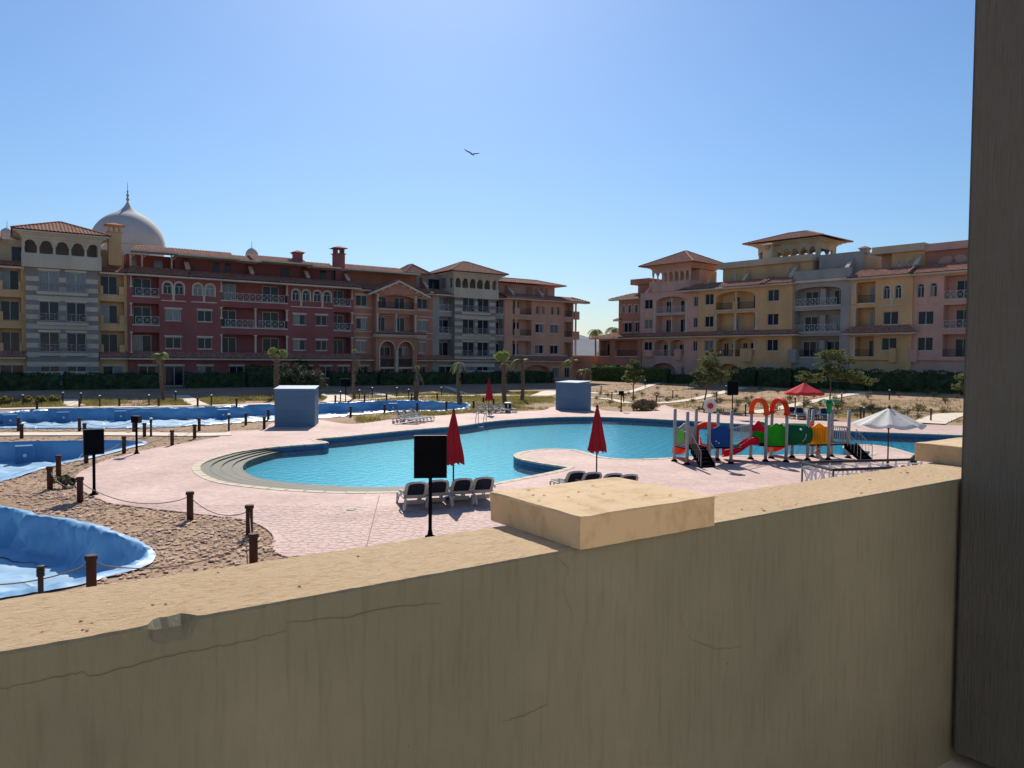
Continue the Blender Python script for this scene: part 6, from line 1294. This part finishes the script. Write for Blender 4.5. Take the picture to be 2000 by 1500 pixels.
# red slide hoods
def hood(a, b, m): 
    d = b - a; L = d.length; o = MB(); w = .11; z1 = 1.62; pts = [(w, PH), (w, 1.3)] + [(L / 2 - (L / 2 - w) * math.cos(math.pi * i / 10), 1.3 + .2 * math.sin(math.pi * i / 10)) for i in range(1, 10)] + [(L - w, 1.3), (L - w, PH)]; q = [(0, PH), (0, 1.45)] + [(L / 2 - L / 2 * math.cos(math.pi * i / 10), 1.45 + .28 * math.sin(math.pi * i / 10)) for i in range(1, 10)] + [(L, 1.45), (L, PH)]
    for i in range(len(pts) - 1): o.prism([pts[i], pts[i + 1], q[i + 1], q[i]], -.09, .09)
    o = o.build('slide_hood', m, pg); o.location = a; o.rotation_euler = (0, 0, math.atan2(d.y, d.x))
hood(A3, B5, 'pred'); panel(C1, C2, 1.3, 1.78, 'pcrim', .22, 'slide_hood'); panel(D1, D2, 1.2, 1.75, 'pred', .2, 'slide_hood')
def slide(a, d, L, m, w=.25, wave=.12):
    d = Vector(d).normalized(); s = Vector((d.y, -d.x, 0)); N = 16; vs = []; prof = [(-w - .04, .26), (-w, .28), (-w * .85, .02), (0, -.02), (w * .85, .02), (w, .28), (w + .04, .26), (w + .02, -.02), (0, -.09), (-w - .02, -.02)]; n = len(prof)
    for i in range(N + 1):
        t = i / N; z = PH + .02 - (PH - .16) * (t ** 1.0) + wave * math.sin(t * math.pi * 2) * (1 - t); c = a + d * L * t
        for x, q in prof: vs.append(c + s * x + Vector((0, 0, z + q)))
    MB().add(vs, [(i * n + k, i * n + (k + 1) % n, (i + 1) * n + (k + 1) % n, (i + 1) * n + k) for i in range(N) for k in range(n)] + [tuple(range(n - 1, -1, -1)), tuple(range(N * n, N * n + n))]).build('slide', m, pg, True)
slide((C1 + C2) / 2, (-1, .12, 0), 1.55, 'pcrim', .32, .2); slide((A1 + A3) / 2 + Vector((.1, 0, 0)), (-.1, 1, 0), 1.3, 'pred', .25, .05); slide(Dm.lerp(D1, .35), (-.55, .8, 0), 1.5, 'pred', .3, .1); slide((A3 + B5) / 2, (.2, 1, 0), 1.3, 'pred', .25, .05)
# arches
def arch(a, b, z, m):
    d = (b - a); L = d.length; u = d / L; pts = [a + Vector((0, 0, z - .05))] + [a + u * (L / 2 - L / 2 * math.cos(math.pi * i / 12)) + Vector((0, 0, z + .12 + .50 * math.sin(math.pi * i / 12))) for i in range(13)] + [b + Vector((0, 0, z - .05))]; o = MB().tube(pts, .115, 10).build('arch', m, pg, True); MB().tube([pts[0], pts[0] + Vector((0, 0, .1))], .14, 10).tube([pts[-1], pts[-1] + Vector((0, 0, .1))], .14, 10).build('arch_socket', m, o)
arch(C1, C2 + (C2 - C1) * .0, 2.12, 'porg'); arch(C3, C4, 2.12, 'pred')
# tunnel with a face, between the platforms
a, b = C4 + Vector((.02, .42, 0)), D1 + Vector((-.02, .30, 0)); d = (b - a); N = 8; mbt = MB(); mbt.tube([a + Vector((0, 0, PH + .48)), b + Vector((0, 0, PH + .42))], .50, 26); tn = mbt.build('tunnel', 'pdkg', pg, True); s_ = Vector((d.y, -d.x, 0)).normalized()
if s_.y > 0: s_ = -s_
mid = a.lerp(b, .45) + Vector((0, 0, PH + .45)); MB().tube([mid + s_ * .44 + Vector((0, 0, .26)), mid + s_ * .50 + Vector((0, 0, .26))], .045, 10).build('eye', 'white', tn); MB().tube([mid + d.normalized() * (.05 + .22 * math.cos(t)) + Vector((0, 0, -.0 + .3 * math.sin(t))) + s_ * (.515 * math.cos(math.asin(min(1, abs(.3 * math.sin(t)) / .51))) ) for t in (-1.2, -.9, -.6, -.3, 0.0, .2)], .014, 5).build('smile', 'white', tn)
MB().lathe([(.001, 1.72), (.18, 1.70), (.34, 1.6), (.40, 1.5)], 16, (C3 + C4) / 2 + Vector((.5, .2, -.02))).build('tunnel_top', mat('plastic_cream', (.55, .62, .32), .4, .05), pg, True)
# flower and palm on the posts
fl_ = A4 + Vector((0, -.08, 2.52)); pet = MB()
f0 = MB().tube([fl_ + Vector((0, -.09, 0)), fl_ + Vector((0, .02, 0))], .125, 16).build('flower_centre', mat('plastic_flower', (.42, .03, .04), .5, .1), pg)
for k in range(8):
    t = 2 * math.pi * k / 8 + .2; c = fl_ + Vector((math.cos(t) * .2, 0, math.sin(t) * .2)); MB().lathe([(.001, -.03), (.10, -.028), (.115, 0), (.10, .028), (.001, .03)], 12).build('petal', 'whitefabric', f0).matrix_basis = Matrix.Translation(c) @ Matrix.Rotation(math.pi / 2, 4, 'X')
pc = D3 + Vector((0, 0, 2.1)); tp = MB().lathe([(.075, 0), (.10, .05), (.12, .3), (.17, .5), (.10, .56), (0, .56)], 12, pc).build('palm_top', 'ppalm', pg, True)
for k in range(7):
    t = 2 * math.pi * k / 7 + .3; v = Vector((math.cos(t), math.sin(t), 0)); s = Vector((-v.y, v.x, 0)); mb = MB(); vs = []
    for i in range(7): q = i / 6; w_ = .095 * math.sin(math.pi * (q * .82 + .15)); c = pc + Vector((0, 0, .5)) + v * .52 * q + Vector((0, 0, .16 * math.sin(q * 2.6) - .08 * q * q)); vs += [c - s * w_, c + Vector((0, 0, .035)), c + s * w_, c - Vector((0, 0, .02))]
    mb.add(vs, [(i * 4 + j, i * 4 + (j + 1) % 4, i * 4 + 4 + (j + 1) % 4, i * 4 + 4 + j) for i in range(6) for j in range(4)]); mb.build('palm_leaf', 'ppalm', tp, True)
# net bridge
def bars(a, b, z0, z1, n, m='steel', r=.012):
    mb = MB(); mb.tube([a + Vector((0, 0, z1)), b + Vector((0, 0, z1))], .022, 6); mb.tube([a + Vector((0, 0, z0)), b + Vector((0, 0, z0))], .018, 6)
    for k in range(1, n): p = a.lerp(b, k / n); mb.tube([p + Vector((0, 0, z0)), p + Vector((0, 0, z1))], r, 5)
    return mb
bars(B6, C1, PH + .25, 1.55, 12, r=.014).build('bridge_net', 'steel', pg); bars(B7, C1 + Vector((.1, .5, 0)), PH + .2, 1.55, 12, r=.008).build('bridge_net', 'steel', pg)
for k in range(7): p, q = B6.lerp(C1, (k + .5) / 7), B7.lerp(C1 + Vector((.1, .5, 0)), (k + .5) / 7); e = (C1 - B6).normalized() * .09; sag = -.10 * math.sin(math.pi * (k + .5) / 7); MB().slab([p - e, p + e, q + e, q - e], PH - .05 + sag, PH + sag).build('bridge_plank', 'bollard', pg)
bars(D3, D5 + Vector((-.1, -.2, 0)), PH, 1.45, 9).build('guard_rail', 'steel', pg); bars(D4, D5, PH, 1.45, 9).build('guard_rail', 'steel', pg); bars(A1, A2, PH, 1.4, 6).build('guard_rail', 'steel', pg); platform([D3, D5 + Vector((-.1, -.2, 0)), D5, D4])
def stairs(a, b, out, L, label=None):
    out = Vector(out).normalized(); n = 5; st = MB()
    for k in range(n):
        z = PH * (1 - (k + .5) / n); c0_, c1_ = a + out * (L * (k) / n), a + out * (L * (k + 1.1) / n); e = b - a; MB().slab([c0_, c0_ + e, c1_ + e, c1_], z - .06, z).build('stair_tread', 'black', pg)
    e = b - a; MB().add([a + Vector((0, 0, PH - .05)), b + Vector((0, 0, PH - .05)), b + out * L + Vector((0, 0, .0)), a + out * L + Vector((0, 0, .0))], [(0, 1, 2, 3)]).build('stair_back', 'black', pg)
    for p in (a, b):
        s = (b - a).normalized() * .025; q = p + out * L; MB().add([p - s + Vector((0, 0, PH)), p + s + Vector((0, 0, PH)), q + s + Vector((0, 0, .12)), q - s + Vector((0, 0, .12)), p - s + Vector((0, 0, PH - .22)), p + s + Vector((0, 0, PH - .22)), q + s, q - s], [(0, 1, 2, 3), (7, 6, 5, 4), (0, 4, 5, 1), (1, 5, 6, 2), (2, 6, 7, 3), (3, 7, 4, 0)]).build('stringer', 'black', pg); mb = MB(); mb.tube([p + Vector((0, 0, PH + .62)), q + Vector((0, 0, .68))], .018, 6)
        for k in range(6): w_ = p.lerp(q, k / 5); zb = PH * (1 - k / 5); mb.tube([w_ + Vector((0, 0, zb)), w_ + Vector((0, 0, zb + .64))], .010, 5)
        mb.tube([q, q + Vector((0, 0, .68))], .018, 6); mb.build('handrail', 'steel', pg)
s0 = A2.lerp(A4, .18); s1 = A2.lerp(A4, .82); stairs(s0, s1, (.18, -1, 0), 1.0); e0_ = D5 + Vector((-.32, -.30, 0)); stairs(e0_, e0_ + Vector((.62, .22, 0)), (.28, -1, 0), 1.05)
# small toy animal under the frame
p = G(1597, 893); o = thing('toy_rider', 'small pink and white toy figure standing on the deck under the climbing frame', 'toy', p)
M['toyp'] = mat('toy_pink', (.62, .33, .28), .6, .2, 12); MB().lathe([(0, 0), (.17, 0), (.2, .05), (.12, .12), (.05, .14)], 14).build('toy_base', 'white', o, True); MB().lathe([(.05, .1), (.13, .16), (.15, .26), (.10, .34), (.06, .37)], 14).build('toy_body', 'toyp', o, True); MB().lathe([(.05, .36), (.10, .40), (.11, .46), (.08, .53), (0, .56)], 14).build('toy_head', 'toyp', o, True); MB().tube([(-.2, -.02, .50), (-.08, -.03, .48)], .03, 6).tube([(.08, -.03, .48), (.2, -.02, .50)], .03, 6).build('toy_ears', 'white', o, True)
# ================================================================== PEOPLE AND BIRD
def skin_obj(name, V, E, Rr, m, parent, lv=1):
    me = bpy.data.meshes.new(name); me.from_pydata(V, E, []); o = bpy.data.objects.new(name, me); COL.objects.link(o); o.parent = parent; mod = o.modifiers.new('skin', 'SKIN'); sv = me.skin_vertices[0].data if me.skin_vertices else None
    if sv is None:
        bmx = bmesh.new(); bmx.from_mesh(me); bmx.verts.layers.skin.verify(); bmx.to_mesh(me); bmx.free(); sv = me.skin_vertices[0].data
    for i, r in enumerate(Rr): sv[i].radius = (r, r)
    sv[0].use_root = True; mod.use_smooth_shade = True; s = o.modifiers.new('sub', 'SUBSURF'); s.levels = lv; s.render_levels = lv; me.materials.append(M[m]); return o
M['shirtw'] = mat('pale_shirt', (.50, .52, .60), .85, .1, 5); M['shirtb'] = mat('blue_shirt', (.05, .07, .22), .85, .15, 5); M['trouser'] = mat('black_trousers', (.012, .012, .014), .85, .2, 5)
def person(p, rz, shirt, label):
    o = thing('person', label, 'person', p, rz)      # sits on the deck facing +y, knees raised, arms round the knees
    V = [(0, 0, .12), (0, -.02, .32), (0, -.03, .5), (0, -.01, .60), (0, .02, .70), (0, .04, .80), (0, .03, .87)]; R_ = [.15, .145, .14, .055, .085, .095, .05]; E = [(0, 1), (1, 2), (2, 3), (3, 4), (4, 5), (5, 6)]
    for s in (-1, 1):
        k = len(V); V += [(s * .19, -.01, .52), (s * .25, .14, .36), (s * .14, .36, .36), (s * .04, .44, .36)]; R_ += [.06, .048, .038, .035]; E += [(2, k), (k, k + 1), (k + 1, k + 2), (k + 2, k + 3)]
        k = len(V); V += [(s * .10, .06, .12), (s * .13, .42, .45), (s * .12, .56, .07), (s * .13, .74, .04)]; R_ += [.085, .06, .045, .035]; E += [(0, k), (k, k + 1), (k + 1, k + 2), (k + 2, k + 3)]
    skin_obj('body', V, E, R_, 'skin', o)
    tv = [0, 1, 2, 7, 8, 15, 16]; skin_obj('shirt', [V[0], V[1], V[2], (0, -.03, .575), V[7], V[8], V[15], V[16]], [(0, 1), (1, 2), (2, 3), (2, 4), (4, 5), (2, 6), (6, 7)], [.165, .16, .155, .075, .072, .06, .072, .06], shirt, o)
    skin_obj('trousers', [V[0], V[11], V[12], V[13], V[19], V[20], V[21]], [(0, 1), (1, 2), (2, 3), (0, 4), (4, 5), (5, 6)], [.165, .10, .075, .058, .10, .075, .058], 'trouser', o)
    MB().lathe([(.112, .69), (.118, .78), (.108, .86), (.07, .915), (0, .93)], 14, (0, .0, 0)).build('hair', 'hair', o, True)
    f = MB(); f.tube([(-.035, .115, .79), (-.035, .125, .79)], .012, 6); f.tube([(.035, .115, .79), (.035, .125, .79)], .012, 6); f.build('eyes', 'hair', o); MB().tube([(0, .10, .80), (0, .135, .765)], [.008, .016], 6).build('nose', 'skin', o); MB().box(-.03, .03, .105, .118, .725, .735).build('mouth', 'toyp', o)
p = G(1784, 893, .9); person((p.x, p.y, 0), 1.25, 'shirtw', 'person with black hair and pale shirt sitting on the deck behind the railing'); p = G(1793.5, 891, .9); person((p.x + .05, p.y + .3, 0), 1.1, 'shirtb', 'person with black hair and dark blue shirt sitting close beside the capping block')
M['bird'] = mat('bird_feathers', (.10, .10, .11), .8, .2, 10)
q = ray(922, 301).normalized() * 32; bo = Vector((0, 0, CH)) + q; o = thing('bird', 'grey bird flying with raised wings in the clear sky', 'bird', bo, .3); mb = MB(); vs = []
body = [(-.17, -.05, .012), (-.12, -.03, .028), (-.04, 0, .045), (.05, .015, .042), (.10, .03, .028), (.135, .035, .018), (.16, .03, .004)]
B_ = [(0, x, z, r) for x, z, r in body]; n = 10; vs = [(r * math.cos(2 * math.pi * k / n), x * -1 * 0 + x, z + r * .9 * math.sin(2 * math.pi * k / n)) for _, x, z, r in B_ for k in range(n)]; fs = [(i * n + k, i * n + (k + 1) % n, (i + 1) * n + (k + 1) % n, (i + 1) * n + k) for i in range(len(B_) - 1) for k in range(n)]; mb.add(vs, fs); mb.tube([(0, -.1, -.03), (0, -.2, -.075), (0, -.27, -.10)], [.03, .035, .03], 6)
for s, tipz, tipx in ((-1, .17, .34), (1, .06, .32)):
    W_ = [(0, .07, .0), (.10, .085, .3 * tipz + .02), (.22, .06, .62 * tipz), (tipx, -.02, tipz)]; W2 = [(0, -.07, .0), (.10, -.06, .3 * tipz + .01), (.22, -.05, .6 * tipz), (tipx, -.035, tipz)]
    vs = [(s * a[0], a[1], a[2] + e) for e in (.008, -.006) for row in (W_, W2) for a in row]; fs = [(i, i + 1, 5 + i, 4 + i) for i in range(3)] + [(8 + i, 12 + i, 13 + i, 9 + i) for i in range(3)] + [(i, 8 + i, 9 + i, i + 1) for i in range(3)] + [(4 + i, 5 + i, 13 + i, 12 + i) for i in range(3)]; mb.add(vs, fs)
mb.build('bird_body', 'bird', o, True)
